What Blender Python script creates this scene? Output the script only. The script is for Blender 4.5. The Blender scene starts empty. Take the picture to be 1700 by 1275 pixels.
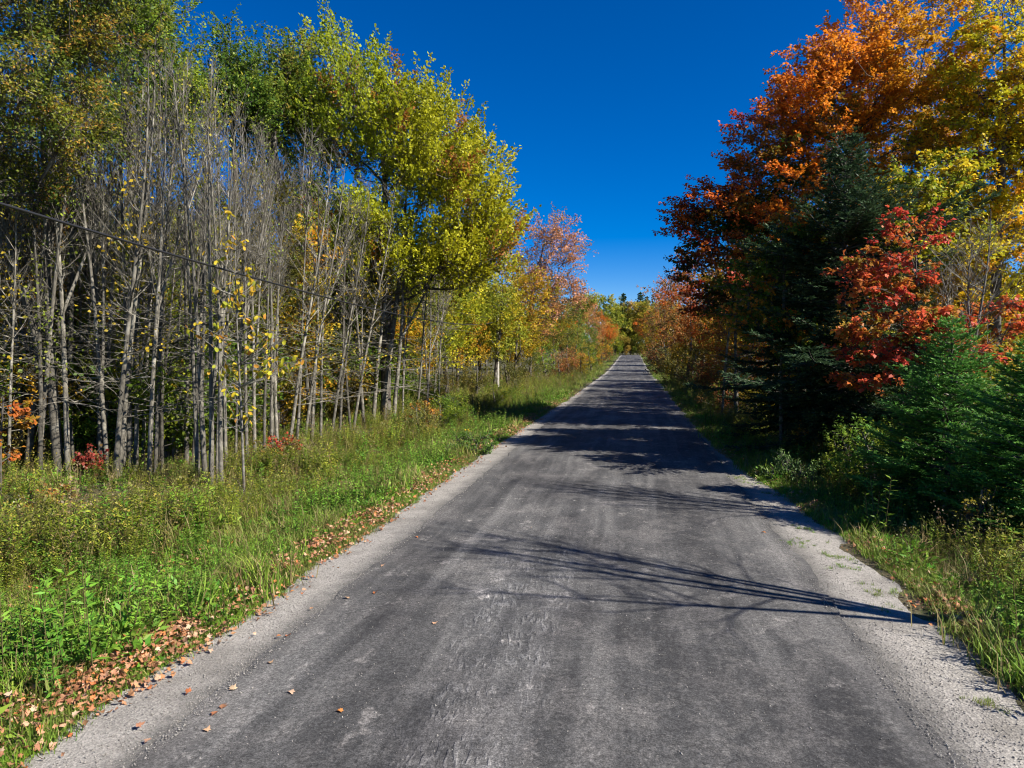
import bpy, math
import numpy as np

# ------------------------------------------------------------------ camera, light
scn = bpy.context.scene
C = scn.collection
CAM_H = 3.2
F = 1149.0                      # focal length in photo pixels (photo 1700 wide)
YAW = math.radians(9.87)
PITCH = math.radians(2.52)
cd = bpy.data.cameras.new('camera')
cd.sensor_width = 36.0
cd.lens = 36.0 * F / 1700.0
cd.clip_end = 2000
cam = bpy.data.objects.new('camera', cd)
cam.location = (0, 0, CAM_H)
cam.rotation_euler = (math.radians(90) - PITCH, 0, YAW)
C.objects.link(cam)
scn.camera = cam

SUN_DIR = np.array([0.966, -0.259, 0.0])          # horizontal direction towards the sun
SUN_EL = math.radians(39)
w = bpy.data.worlds.new('World')
scn.world = w
w.use_nodes = True
nt = w.node_tree
nt.nodes.clear()
sky = nt.nodes.new('ShaderNodeTexSky')
sky.sky_type = 'NISHITA'
sky.sun_disc = False
sky.sun_elevation = SUN_EL
sky.sun_rotation = math.atan2(SUN_DIR[0], SUN_DIR[1])
sky.altitude = 1500
sky.air_density = 0.9
sky.dust_density = 0.1
sky.ozone_density = 4.0
hs = nt.nodes.new('ShaderNodeHueSaturation')
hs.inputs['Saturation'].default_value = 1.5
hs.inputs['Hue'].default_value = 0.513
hs.inputs['Value'].default_value = 1.0
bg = nt.nodes.new('ShaderNodeBackground')
bg.inputs['Strength'].default_value = 0.062
wo = nt.nodes.new('ShaderNodeOutputWorld')
nt.links.new(sky.outputs[0], hs.inputs['Color'])
nt.links.new(hs.outputs[0], bg.inputs['Color'])
nt.links.new(bg.outputs[0], wo.inputs['Surface'])

sl = bpy.data.lights.new('sun', 'SUN')
sl.energy = 5.0
sl.angle = math.radians(0.53)
sl.color = (1.0, 0.94, 0.84)
sun = bpy.data.objects.new('sun', sl)
C.objects.link(sun)
d = np.array([SUN_DIR[0] * math.cos(SUN_EL), SUN_DIR[1] * math.cos(SUN_EL), math.sin(SUN_EL)])
from mathutils import Vector, Matrix
sun.rotation_euler = Vector(d).to_track_quat('Z', 'Y').to_euler()

vs = scn.view_settings
vs.view_transform = 'Standard'
vs.look = 'None'
vs.gamma = 1
vs.exposure = 1.2
vs.use_curve_mapping = False
scn.cycles.filter_width = 1.1
scn.cycles.max_bounces = 6
scn.cycles.diffuse_bounces = 3
scn.cycles.glossy_bounces = 2
scn.cycles.transmission_bounces = 4
scn.cycles.sample_clamp_indirect = 6

RNG = np.random.default_rng(7)

# ------------------------------------------------------------------ projection helpers
cs, sn = math.cos(YAW), math.sin(YAW)


def P(px, d):
    """world x, y of the place seen in photo column px at camera depth d"""
    xc = (px - 850.0) / F * d
    return xc * cs - d * sn, d * cs + xc * sn


def Z(py, d):
    return CAM_H + (587.0 - py) / F * d


def G(px, py):
    """world x, y of the flat ground seen at a photo pixel"""
    return P(px, F * CAM_H / (py - 587.0))


def sstep(a, b, x):
    t = np.clip((np.asarray(x, float) - a) / (b - a), 0, 1)
    return t * t * (3 - 2 * t)


def vnoise(x, y, seed=0):
    """cheap smooth noise, about -1..1"""
    s = seed * 1.7
    return (np.sin(x * 1.0 + 1.3 * np.sin(y * 0.7 + s) + s) + np.sin(y * 1.13 + 1.7 * np.sin(x * 0.6 - s) + 2 * s)
            + 0.6 * np.sin(2.3 * x - 1.9 * y + s) + 0.4 * np.sin(3.7 * y + 2.9 * x - s)) / 3.0


RC = -0.65                      # x of the road's centre line
def road_z(y):
    return 2.6 * sstep(100, 287, y) + 7.0 * sstep(300, 420, y)


def ground_z(x, y):
    x = np.asarray(x, float); y = np.asarray(y, float)
    a = np.abs(x - RC) - 3.9
    ditch = -0.28 * sstep(0.6, 2.2, a) * (1 - 0.8 * sstep(4, 8, a))
    hill = 9.0 * sstep(12, 80, a) * sstep(110, 300, y)
    bump = 0.10 * vnoise(x * 0.8, y * 0.8, 1) * sstep(0.5, 2.0, a) + 0.25 * vnoise(x * .13, y * .11, 2) * sstep(6, 14, a)
    return road_z(y) + ditch + hill + bump - 0.045 * (1 - sstep(0.2, 1.6, a))


# ------------------------------------------------------------------ materials
def mat(name):
    m = bpy.data.materials.new(name)
    m.use_nodes = True
    m.node_tree.nodes.clear()
    return m, m.node_tree


def N(nt, t, **kw):
    n = nt.nodes.new(t)
    for k, v in kw.items():
        setattr(n, k, v)
    return n


def mixcol(nt, mode, fac, a, b):
    n = N(nt, 'ShaderNodeMix', data_type='RGBA', blend_type=mode)
    for i, v in ((0, fac), (6, a), (7, b)):
        if hasattr(v, 'is_linked'):
            nt.links.new(v, n.inputs[i])
        else:
            n.inputs[i].default_value = v
    return n.outputs[2]


def math_(nt, op, a, b=0.0, clamp=False):
    n = N(nt, 'ShaderNodeMath', operation=op, use_clamp=clamp)
    for i, v in ((0, a), (1, b)):
        if hasattr(v, 'is_linked'):
            nt.links.new(v, n.inputs[i])
        else:
            n.inputs[i].default_value = v
    return n.outputs[0]


def ramp(nt, fac, stops):
    n = N(nt, 'ShaderNodeValToRGB')
    el = n.color_ramp.elements
    while len(el) < len(stops):
        el.new(0.5)
    for e, (p, c) in zip(el, stops):
        e.position = p
        e.color = c if len(c) == 4 else (*c, 1)
    nt.links.new(fac, n.inputs[0])
    return n.outputs[0]


def noise(nt, vec, scale, detail=4, rough=0.55):
    n = N(nt, 'ShaderNodeTexNoise')
    n.inputs['Scale'].default_value = scale
    n.inputs['Detail'].default_value = detail
    n.inputs['Roughness'].default_value = rough
    if vec is not None:
        nt.links.new(vec, n.inputs['Vector'])
    return n.outputs[0]


def mapping(nt, vec, scale):
    n = N(nt, 'ShaderNodeMapping')
    n.inputs['Scale'].default_value = scale
    nt.links.new(vec, n.inputs['Vector'])
    return n.outputs[0]


def leaf_material(name, trans=0.42, rough=0.55, use_obj=True, rnd=0.0, patch=None):
    m, t = mat(name)
    a = N(t, 'ShaderNodeAttribute', attribute_name='Col')
    col = a.outputs['Color']
    oi = N(t, 'ShaderNodeObjectInfo')
    if use_obj:
        col = mixcol(t, 'MULTIPLY', 1.0, col, oi.outputs['Color'])
    if rnd:
        h = N(t, 'ShaderNodeHueSaturation')
        mr = N(t, 'ShaderNodeMapRange')
        mr.inputs[3].default_value = 0.5 - 0.022 * rnd
        mr.inputs[4].default_value = 0.5 + 0.03 * rnd
        t.links.new(oi.outputs['Random'], mr.inputs[0])
        t.links.new(mr.outputs[0], h.inputs['Hue'])
        r2 = math_(t, 'FRACT', math_(t, 'MULTIPLY', oi.outputs['Random'], 17.31))
        v = math_(t, 'ADD', math_(t, 'MULTIPLY', r2, 0.7 * rnd), 1 - 0.35 * rnd)
        t.links.new(v, h.inputs['Value'])
        t.links.new(col, h.inputs['Color'])
        col = h.outputs[0]
    if patch:
        g = N(t, 'ShaderNodeNewGeometry')
        f = ramp(t, noise(t, g.outputs['Position'], patch[0], 3), [(0.42, (0, 0, 0)), (0.6, (1, 1, 1))])
        col = mixcol(t, 'MIX', math_(t, 'MULTIPLY', f, patch[1]), col, (*patch[2], 1))
    p = N(t, 'ShaderNodeBsdfPrincipled')
    p.inputs['Roughness'].default_value = rough
    p.inputs['Specular IOR Level'].default_value = 0.22
    t.links.new(col, p.inputs['Base Color'])
    tr = N(t, 'ShaderNodeBsdfTranslucent')
    t.links.new(col, tr.inputs['Color'])
    mx = N(t, 'ShaderNodeMixShader')
    mx.inputs[0].default_value = trans
    t.links.new(p.outputs[0], mx.inputs[1])
    t.links.new(tr.outputs[0], mx.inputs[2])
    o = N(t, 'ShaderNodeOutputMaterial')
    t.links.new(mx.outputs[0], o.inputs[0])
    return m


def bark_material(name, c1, c2, c3, scale=6.0, use_obj=True):
    m, t = mat(name)
    tc = N(t, 'ShaderNodeTexCoord')
    v = mapping(t, tc.outputs['Object'], (1, 1, 0.25))
    n1 = noise(t, v, scale * 4, 5, 0.65)
    n2 = noise(t, tc.outputs['Object'], scale * 0.5, 4, 0.6)
    col = ramp(t, n1, [(0.3, c1), (0.65, c2)])
    col = mixcol(t, 'MIX', ramp(t, n2, [(0.5, (0, 0, 0)), (0.66, (1, 1, 1))]), col, (*c3, 1))
    if use_obj:
        oi = N(t, 'ShaderNodeObjectInfo')
        col = mixcol(t, 'MULTIPLY', 1.0, col, oi.outputs['Color'])
    p = N(t, 'ShaderNodeBsdfPrincipled')
    p.inputs['Roughness'].default_value = 0.9
    p.inputs['Specular IOR Level'].default_value = 0.2
    t.links.new(col, p.inputs['Base Color'])
    b = N(t, 'ShaderNodeBump')
    b.inputs['Strength'].default_value = 0.6
    b.inputs['Distance'].default_value = 0.02
    t.links.new(n1, b.inputs['Height'])
    t.links.new(b.outputs[0], p.inputs['Normal'])
    o = N(t, 'ShaderNodeOutputMaterial')
    t.links.new(p.outputs[0], o.inputs[0])
    return m


M_LEAF = leaf_material('leaf')
M_NEEDLE = leaf_material('needle', trans=0.25, rough=0.6)
M_PLANT = leaf_material('plant', trans=0.3, use_obj=False, rnd=0.8)
M_GRASS = leaf_material('grass_blade', trans=0.3, use_obj=False, rnd=0.7, patch=(0.55, 0.55, (0.21, 0.17, 0.065)))
M_DRY = leaf_material('dead_leaf', trans=0.15, rough=0.7, use_obj=False, rnd=0.35)
M_BARK_GREY = bark_material('grey_bark', (0.05, 0.046, 0.039), (0.165, 0.152, 0.127), (0.29, 0.272, 0.23))
M_BARK_DARK = bark_material('dark_bark', (0.035, 0.03, 0.025), (0.11, 0.095, 0.08), (0.16, 0.15, 0.13))
M_BIRCH = bark_material('pale_wood', (0.24, 0.225, 0.20), (0.40, 0.38, 0.34), (0.2, 0.185, 0.16))


# ------------------------------------------------------------------ mesh building
class MB:
    """collects polygon soup with colours and links it as one mesh object"""
    def __init__(self):
        self.v, self.f, self.c, self.n = [], [], [], 0

    def add(self, v, f, col=None):
        v = np.asarray(v, np.float32).reshape(-1, 3)
        f = np.asarray(f, np.int32)
        self.v.append(v)
        self.f.append(f + self.n)
        if col is None:
            col = np.ones((len(v), 3), np.float32)
        col = np.asarray(col, np.float32)
        if col.ndim == 1:
            col = np.tile(col, (len(v), 1))
        self.c.append(col)
        self.n += len(v)

    def mesh(self, name, material, smooth=False):
        me = bpy.data.meshes.new(name)
        if not self.v:
            return me
        v = np.concatenate(self.v)
        c = np.concatenate(self.c)
        loops = np.concatenate([f.ravel() for f in self.f])
        tot = np.concatenate([np.full(len(f), f.shape[1], np.int32) for f in self.f])
        start = np.concatenate([[0], np.cumsum(tot)[:-1]]).astype(np.int32)
        me.vertices.add(len(v))
        me.vertices.foreach_set('co', v.ravel())
        me.loops.add(len(loops))
        me.loops.foreach_set('vertex_index', loops.astype(np.int32))
        me.polygons.add(len(tot))
        me.polygons.foreach_set('loop_start', start)
        me.polygons.foreach_set('loop_total', tot)
        if smooth:
            me.polygons.foreach_set('use_smooth', np.ones(len(tot), bool))
        me.update(calc_edges=True)
        at = me.color_attributes.new('Col', 'FLOAT_COLOR', 'POINT')
        rgba = np.ones((len(v), 4), np.float32)
        rgba[:, :3] = c
        at.data.foreach_set('color', rgba.ravel())
        me.materials.append(material)
        return me


def link(name, me, parent=None, color=None):
    o = bpy.data.objects.new(name, me)
    C.objects.link(o)
    if parent is not None:
        o.parent = parent
    if color is not None:
        o.color = (*color, 1)
    return o


def thing(name, label, cat, loc=(0, 0, 0), rz=0.0, sc=1.0, group=None):
    o = bpy.data.objects.new(name, None)
    C.objects.link(o)
    o.location = loc
    o.rotation_euler = (0, 0, rz)
    o.scale = (sc, sc, sc)
    o.empty_display_size = 0.3
    tag(o, label, cat, group)
    return o


def tag(o, label=None, cat=None, group=None, kind=None):
    for k, v in (('label', label), ('category', cat), ('group', group), ('kind', kind)):
        if v:
            o[k] = v


def dup(root, loc, rz=0.0, sc=1.0, label=None, group=None, tint=None, lean=(0, 0)):
    r = root.copy()
    C.objects.link(r)
    r.location = loc
    r.rotation_euler = (lean[0], lean[1], rz)
    r.scale = (sc, sc, sc) if np.isscalar(sc) else sc
    if label:
        r['label'] = label
    if group:
        r['group'] = group
    elif 'group' in r:
        del r['group']
    for ch in root.children:
        c = ch.copy()
        C.objects.link(c)
        c.parent = r
        if tint is not None and ch.name.split('.')[0] in ('crown',):
            c.color = (*tint, 1)
        for g in ch.children:
            k = g.copy()
            C.objects.link(k)
            k.parent = c
    return r


def unit(v):
    v = np.asarray(v, float)
    return v / np.maximum(np.linalg.norm(v, axis=-1, keepdims=True), 1e-9)


def rand_dir(rng, n):
    return unit(rng.normal(size=(n, 3)))


def tubes(mb, p0, p1, r0, r1, sides=4, col=None):
    p0 = np.asarray(p0, float).reshape(-1, 3)
    p1 = np.asarray(p1, float).reshape(-1, 3)
    n = len(p0)
    if n == 0:
        return
    r0 = np.broadcast_to(r0, (n,)); r1 = np.broadcast_to(r1, (n,))
    dr = unit(p1 - p0)
    ref = np.where(np.abs(dr[:, 2:3]) > 0.9, np.array([[1.0, 0, 0]]), np.array([[0, 0, 1.0]]))
    u = unit(np.cross(dr, ref))
    w = np.cross(dr, u)
    a = np.linspace(0, 2 * np.pi, sides, endpoint=False)
    ring = np.cos(a)[None, :, None] * u[:, None, :] + np.sin(a)[None, :, None] * w[:, None, :]
    v = np.concatenate([p0[:, None] + ring * r0[:, None, None], p1[:, None] + ring * r1[:, None, None]], 1)
    base = np.arange(n)[:, None] * 2 * sides
    i = np.arange(sides)
    j = (i + 1) % sides
    f = np.stack([base + i, base + j, base + sides + j, base + sides + i], -1).reshape(-1, 4)
    if col is not None:
        col = np.repeat(np.asarray(col, float).reshape(-1, 3), 2 * sides, 0) if np.ndim(col) == 2 else col
    mb.add(v.reshape(-1, 3), f, col)


def polytube(mb, pts, rad, sides=8, col=None):
    pts = np.asarray(pts, float)
    n = len(pts)
    rad = np.broadcast_to(rad, (n,))
    t = np.gradient(pts, axis=0)
    t = unit(t)
    ref = np.array([1.0, 0, 0]) if abs(t[0][2]) > 0.7 else np.array([0, 0, 1.0])
    u = unit(np.cross(t, ref))
    w = np.cross(t, u)
    a = np.linspace(0, 2 * np.pi, sides, endpoint=False)
    v = pts[:, None] + rad[:, None, None] * (np.cos(a)[None, :, None] * u[:, None] + np.sin(a)[None, :, None] * w[:, None])
    i = np.arange(sides)
    j = (i + 1) % sides
    k = np.arange(n - 1)[:, None] * sides
    f = np.stack([k + i, k + j, k + sides + j, k + sides + i], -1).reshape(-1, 4)
    mb.add(v.reshape(-1, 3), f, col)


def leaves(mb, base, direction, normal, length, width, cols, fold=0.18):
    """one folded kite per leaf"""
    n = len(base)
    d = unit(direction)
    nn = unit(normal - d * np.sum(normal * d, -1, keepdims=True))
    s = np.cross(d, nn)
    L = np.broadcast_to(length, (n,))[:, None]
    W = np.broadcast_to(width, (n,))[:, None] * 0.5
    mid = base + d * L * 0.42
    v = np.stack([base, mid + s * W + nn * W * fold * 2, base + d * L, mid - s * W + nn * W * fold * 2], 1)
    f = (np.arange(n)[:, None] * 4 + np.arange(4)[None, :])
    mb.add(v.reshape(-1, 3), f, np.repeat(cols, 4, 0))


# ------------------------------------------------------------------ deciduous trees
def skeleton(rng, att, trunk, asc=0.35):
    """joins every clump centre to the growing branch net; returns nodes, parents"""
    nodes = [np.array(p, float) for p in trunk]
    par = [-1] + list(range(len(trunk) - 1))
    plen = [0.0]
    for i in range(1, len(trunk)):
        plen.append(plen[-1] + np.linalg.norm(nodes[i] - nodes[i - 1]))
    A = np.asarray(att)
    axis = np.array(trunk)
    order = np.argsort(np.min(np.linalg.norm(A[:, None] - axis[None], axis=2), 1))
    ends = []
    NB = np.zeros((len(trunk) + len(A) * 5, 3))
    PL = np.zeros(len(NB))
    NB[:len(trunk)] = axis
    PL[:len(trunk)] = plen
    cnt = len(trunk)
    first = 2
    for k in order:
        t = A[k]
        dv = t - NB[first:cnt]
        dist = np.linalg.norm(dv, axis=1)
        up = dv[:, 2] / np.maximum(dist, 1e-6)
        cost = dist * (1 + 1.2 * np.clip(asc - up, 0, 2)) + 0.12 * PL[first:cnt]
        b = int(np.argmin(cost)) + first
        p0 = NB[b].copy()
        L = np.linalg.norm(t - p0)
        ns = int(np.clip(L / 0.7, 1, 5))
        prev = b
        off = rng.normal(size=3) * 0.08 * L
        off[2] += -0.04 * L
        for s in range(1, ns + 1):
            f = s / ns
            q = p0 + (t - p0) * f + off * math.sin(math.pi * f)
            NB[cnt] = q
            PL[cnt] = PL[prev] + np.linalg.norm(q - NB[prev])
            par.append(prev)
            prev = cnt
            cnt += 1
        ends.append(prev)
    return NB[:cnt], np.array(par), ends


def radii(nodes, par, r_base, r_tip=0.012, nt=0):
    n = len(nodes)
    load = np.zeros(n)
    kids = np.zeros(n, int)
    for i in range(n - 1, 0, -1):
        if kids[i] == 0:
            load[i] += 1
        load[par[i]] += load[i]
        kids[par[i]] += 1
    e = math.log(max(r_base / r_tip, 1.01)) / math.log(max(load[0], 2))
    return r_tip * np.maximum(load, 1) ** e


def env_points(rng, ells, n, shell=0.55, sep=0.0):
    out = []
    vol = np.array([e[3] * e[4] * e[5] for e in ells]) ** 0.75
    ks = rng.choice(len(ells), n, p=vol / vol.sum())
    ph = rng.uniform(0, 6.28, (len(ells), 6))
    u = rand_dir(rng, n)
    r = shell + (1 - shell) * rng.random(n) ** 0.6
    r *= np.where(rng.random(n) < 0.25, rng.random(n) ** 0.5, 1)
    E = np.array([e[:6] for e in ells])[ks]
    p = ph[ks]
    mod = 1 + 0.13 * np.sin(3 * u[:, 0] + p[:, 0]) + 0.13 * np.sin(4 * u[:, 1] + p[:, 1]) + 0.12 * np.sin(5 * u[:, 2] + p[:, 2])
    pts = E[:, :3] + u * E[:, 3:6] * (r * mod)[:, None]
    return pts, r, ks


def make_tree(seed, ells, trunk, r_base, n_clump, shoots=5, shoot_len=0.9, per_shoot=14, leaf=0.13, width=0.85,
              colfn=None, up=0.5, spread=0.45, droop=0.0, bark=None, asc=0.3, twigs=True, lay=0.5, shell=0.5, flat=1.0, fat_=0.17):
    """returns (trunk mesh, crown mesh)"""
    rng = np.random.default_rng(seed)
    att, rr, ks = env_points(rng, ells, n_clump, shell)
    nodes, par, ends = skeleton(rng, att, trunk, asc)
    rad = radii(nodes, par, r_base)
    rad[1:len(trunk)] = np.maximum(rad[1:len(trunk)], np.linspace(r_base, 0.02, len(trunk))[1:])
    wood = MB()
    ntk = len(trunk)
    tr = rad[:ntk].copy()
    tr[0] *= 1.35
    polytube(wood, nodes[:ntk], tr, 9)
    i = np.arange(ntk, len(nodes))
    pr = par[i]
    r0 = np.minimum(rad[pr], rad[i] * 1.5)
    for lo, hi, s in ((0.05, 9, 7), (0.022, 0.05, 5), (0, 0.022, 3)):
        k = (rad[i] >= lo) & (rad[i] < hi)
        tubes(wood, nodes[pr[k]], nodes[i[k]], r0[k], rad[i[k]], s)
    cen = np.mean([e[:3] for e in ells], 0)
    # shoots
    m = n_clump * shoots
    ci = np.repeat(np.arange(n_clump), shoots)
    c = att[ci]
    axis = np.array(trunk)
    near = axis[np.argmin(np.linalg.norm(att[:, None] - axis[None], axis=2), 1)]
    out = unit((att - near) * np.array([1, 1, 0.5]))[ci]
    dr = unit(out * spread + np.array([0, 0, up - droop]) + rng.normal(size=(m, 3)) * np.array([0.55, 0.55, 0.4 * flat]))
    L = shoot_len * rng.uniform(0.55, 1.35, m)
    st = c + rng.normal(size=(m, 3)) * 0.22 * shoot_len
    if twigs:
        tubes(wood, st, st + dr * L[:, None] * 0.9, 0.009, 0.004, 3)
        tubes(wood, c, st, 0.012, 0.009, 3)
    crown = MB()
    q = m * per_shoot
    si = np.repeat(np.arange(m), per_shoot)
    t = rng.random(q) ** 0.8
    fat = (1 - 0.6 * t)
    off = rng.normal(size=(q, 3)) * fat_ * shoot_len * fat[:, None] * np.array([1, 1, flat])
    pos = st[si] + dr[si] * (L[si] * t)[:, None] + off
    ld = unit(off + dr[si] * 0.4 * shoot_len + rng.normal(size=(q, 3)) * 0.25 - np.array([0, 0, 0.15]))
    nr = unit(np.array([0, 0, 1.0]) * lay + rng.normal(size=(q, 3)) * 0.5 + np.array(d) * 0.5)
    sz = leaf * rng.uniform(0.65, 1.25, q)
    clump_rnd = rng.random(n_clump)
    shoot_rnd = rng.random(m)
    cols = colfn(pos, rr[ci][si], clump_rnd[ci][si], shoot_rnd[si], rng)
    cols = cols * rng.uniform(0.86, 1.14, (q, 1)) * (0.8 + 0.4 * shoot_rnd[si])[:, None]
    leaves(crown, pos, ld, nr, sz, sz * width, cols)
    return wood.mesh('trunk', bark or M_BARK_DARK, True), crown.mesh('crown', M_LEAF)


def lerp(a, b, t):
    t = np.asarray(t)[:, None]
    return np.asarray(a)[None] * (1 - t) + np.asarray(b)[None] * t


GREEN = (0.075, 0.135, 0.018)
DGREEN = (0.032, 0.075, 0.012)
YGREEN = (0.20, 0.235, 0.022)
LIME = (0.26, 0.27, 0.025)
YELLOW = (0.50, 0.34, 0.02)
GOLD = (0.48, 0.26, 0.02)
ORANGE = (0.50, 0.155, 0.02)
RED = (0.40, 0.05, 0.022)
CRIMSON = (0.24, 0.025, 0.03)
PINK = (0.42, 0.17, 0.09)
RUST = (0.27, 0.10, 0.03)
OLIVE = (0.135, 0.125, 0.028)
BROWN = (0.17, 0.095, 0.035)


def pick(*stops):
    """colour function: stops = [(threshold, colour)...] over a clump/shoot/leaf mixed random value"""
    th = np.array([s[0] for s in stops])
    cl = np.array([s[1] for s in stops])

    def f(pos, r, crnd, srnd, rng):
        v = np.clip(0.55 * crnd + 0.3 * srnd + 0.15 * rng.random(len(pos)) , 0, 1)
        v = sstep(0.12, 0.88, v)
        out = np.stack([np.interp(v, th, cl[:, k]) for k in range(3)], 1)
        return out
    return f


def stem_path(rng, base, top, n, wob=0.02):
    base = np.array(base, float); top = np.array(top, float)
    L = np.linalg.norm(top - base)
    t = np.linspace(0, 1, n)
    pts = base + (top - base) * t[:, None]
    ph = rng.uniform(0, 6.28, 4)
    pts[:, 0] += wob * L * (np.sin(t * 5 + ph[0]) - math.sin(ph[0])) * t
    pts[:, 1] += wob * L * (np.sin(t * 4 + ph[1]) - math.sin(ph[1])) * t
    return pts


def put_tree(name, label, cat, px, d, meshes, sc=1.0, rz=0.0, tint=None, group=None, xy=None):
    x, y = xy if xy is not None else P(px, d)
    t = thing(name, label, cat, (x, y, float(ground_z(x, y)) - 0.05), rz, sc, group)
    link('trunk', meshes[0], t)
    c = link('crown', meshes[1], t, tint)
    return t


def hero(seed, base_px, dist, ell_px, trunk_px_top, r_base, **kw):
    """tree whose crown is laid out from places seen in the photo: ell_px = (px, py, rx_px, rz_px, depth offset, ry metres)"""
    bx, by = P(base_px, dist)
    bz = float(ground_z(bx, by)) - 0.05
    ells = []
    for (px, py, rx, rz, dd, ry) in ell_px:
        dd = dist + dd
        x, y = P(px, dd)
        ells.append((x - bx, y - by, Z(py, dd) - bz, rx / F * dd, ry, rz / F * dd))
    tx, ty = P(trunk_px_top[0], dist)
    rng = np.random.default_rng(seed + 99)
    trunk = stem_path(rng, (0, 0, 0), (tx - bx, ty - by, Z(trunk_px_top[1], dist) - bz), 14, 0.012)
    return (bx, by, bz), make_tree(seed, ells, trunk, r_base, **kw)


def place(name, label, cat, loc, meshes, tint=None, group=None):
    t = thing(name, label, cat, loc, 0, 1, group)
    link('trunk', meshes[0], t)
    link('crown', meshes[1], t, tint)
    return t


# ================================================================== THE SETTING
def grid_mesh(name, xs, ys, zf, material, xf=None):
    X, Y = np.meshgrid(xs, ys)
    if xf is not None:
        X = xf(X, Y)
    Zv = zf(X, Y)
    v = np.stack([X, Y, Zv], -1).reshape(-1, 3)
    nx, ny = len(xs), len(ys)
    i = np.arange(nx - 1)[None, :] + nx * np.arange(ny - 1)[:, None]
    f = np.stack([i, i + 1, i + nx + 1, i + nx], -1).reshape(-1, 4)
    mb = MB()
    mb.add(v, f)
    return mb.mesh(name, material, True)


def soil_material():
    m, t = mat('soil')
    g = N(t, 'ShaderNodeNewGeometry')
    p_ = g.outputs['Position']
    a = ramp(t, noise(t, p_, 0.6, 5, 0.6), [(0.35, (0.035, 0.045, 0.012)), (0.5, (0.075, 0.06, 0.025)), (0.65, (0.05, 0.07, 0.015))])
    b = ramp(t, noise(t, p_, 14, 4, 0.7), [(0.3, (0.35, 0.35, 0.35)), (0.7, (1.3, 1.25, 1.2))])
    col = mixcol(t, 'MULTIPLY', 1.0, a, b)
    p = N(t, 'ShaderNodeBsdfPrincipled')
    p.inputs['Roughness'].default_value = 0.95
    t.links.new(col, p.inputs['Base Color'])
    bp = N(t, 'ShaderNodeBump')
    bp.inputs['Distance'].default_value = 0.05
    t.links.new(noise(t, p_, 18, 4), bp.inputs['Height'])
    t.links.new(bp.outputs[0], p.inputs['Normal'])
    o = N(t, 'ShaderNodeOutputMaterial')
    t.links.new(p.outputs[0], o.inputs[0])
    return m


def gravel_material():
    m, t = mat('shoulder_gravel')
    g = N(t, 'ShaderNodeNewGeometry')
    p_ = g.outputs['Position']
    a = ramp(t, noise(t, p_, 1.3, 5, 0.6), [(0.3, (0.18, 0.166, 0.147)), (0.55, (0.31, 0.29, 0.262)), (0.75, (0.25, 0.231, 0.206))])
    b = ramp(t, noise(t, p_, 55, 4, 0.75), [(0.3, (0.45, 0.45, 0.46)), (0.55, (1.0, 1.0, 1.0)), (0.75, (1.35, 1.33, 1.3))])
    col = mixcol(t, 'MULTIPLY', 1.0, a, b)
    sx = N(t, 'ShaderNodeSeparateXYZ')
    t.links.new(p_, sx.inputs[0])
    ed = math_(t, 'ABSOLUTE', math_(t, 'ADD', sx.outputs[0], 0.65))
    mr = N(t, 'ShaderNodeMapRange')
    mr.inputs[1].default_value = 3.56
    mr.inputs[2].default_value = 3.22
    t.links.new(math_(t, 'ADD', ed, math_(t, 'MULTIPLY', math_(t, 'SUBTRACT', noise(t, p_, 3.0, 6, 0.7), 0.5), 0.6)), mr.inputs[0])
    col = mixcol(t, 'MIX', math_(t, 'MULTIPLY', mr.outputs[0], 0.8), col, mixcol(t, 'MULTIPLY', 1.0, (0.085, 0.082, 0.078, 1), b))
    vo = N(t, 'ShaderNodeTexVoronoi')
    vo.inputs['Scale'].default_value = 38
    t.links.new(p_, vo.inputs['Vector'])
    spk = ramp(t, vo.outputs['Color'], [(0.0, (0.55, 0.54, 0.53)), (0.5, (1, 1, 1)), (1.0, (1.25, 1.25, 1.25))])
    col = mixcol(t, 'MULTIPLY', 0.6, col, spk)
    p = N(t, 'ShaderNodeBsdfPrincipled')
    p.inputs['Roughness'].default_value = 0.95
    t.links.new(col, p.inputs['Base Color'])
    bp = N(t, 'ShaderNodeBump')
    bp.inputs['Distance'].default_value = 0.02
    bp.inputs['Strength'].default_value = 0.7
    t.links.new(math_(t, 'ADD', noise(t, p_, 45, 4, 0.7), math_(t, 'MULTIPLY', vo.outputs['Distance'], 0.6)), bp.inputs['Height'])
    t.links.new(bp.outputs[0], p.inputs['Normal'])
    o = N(t, 'ShaderNodeOutputMaterial')
    t.links.new(p.outputs[0], o.inputs[0])
    return m


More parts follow.
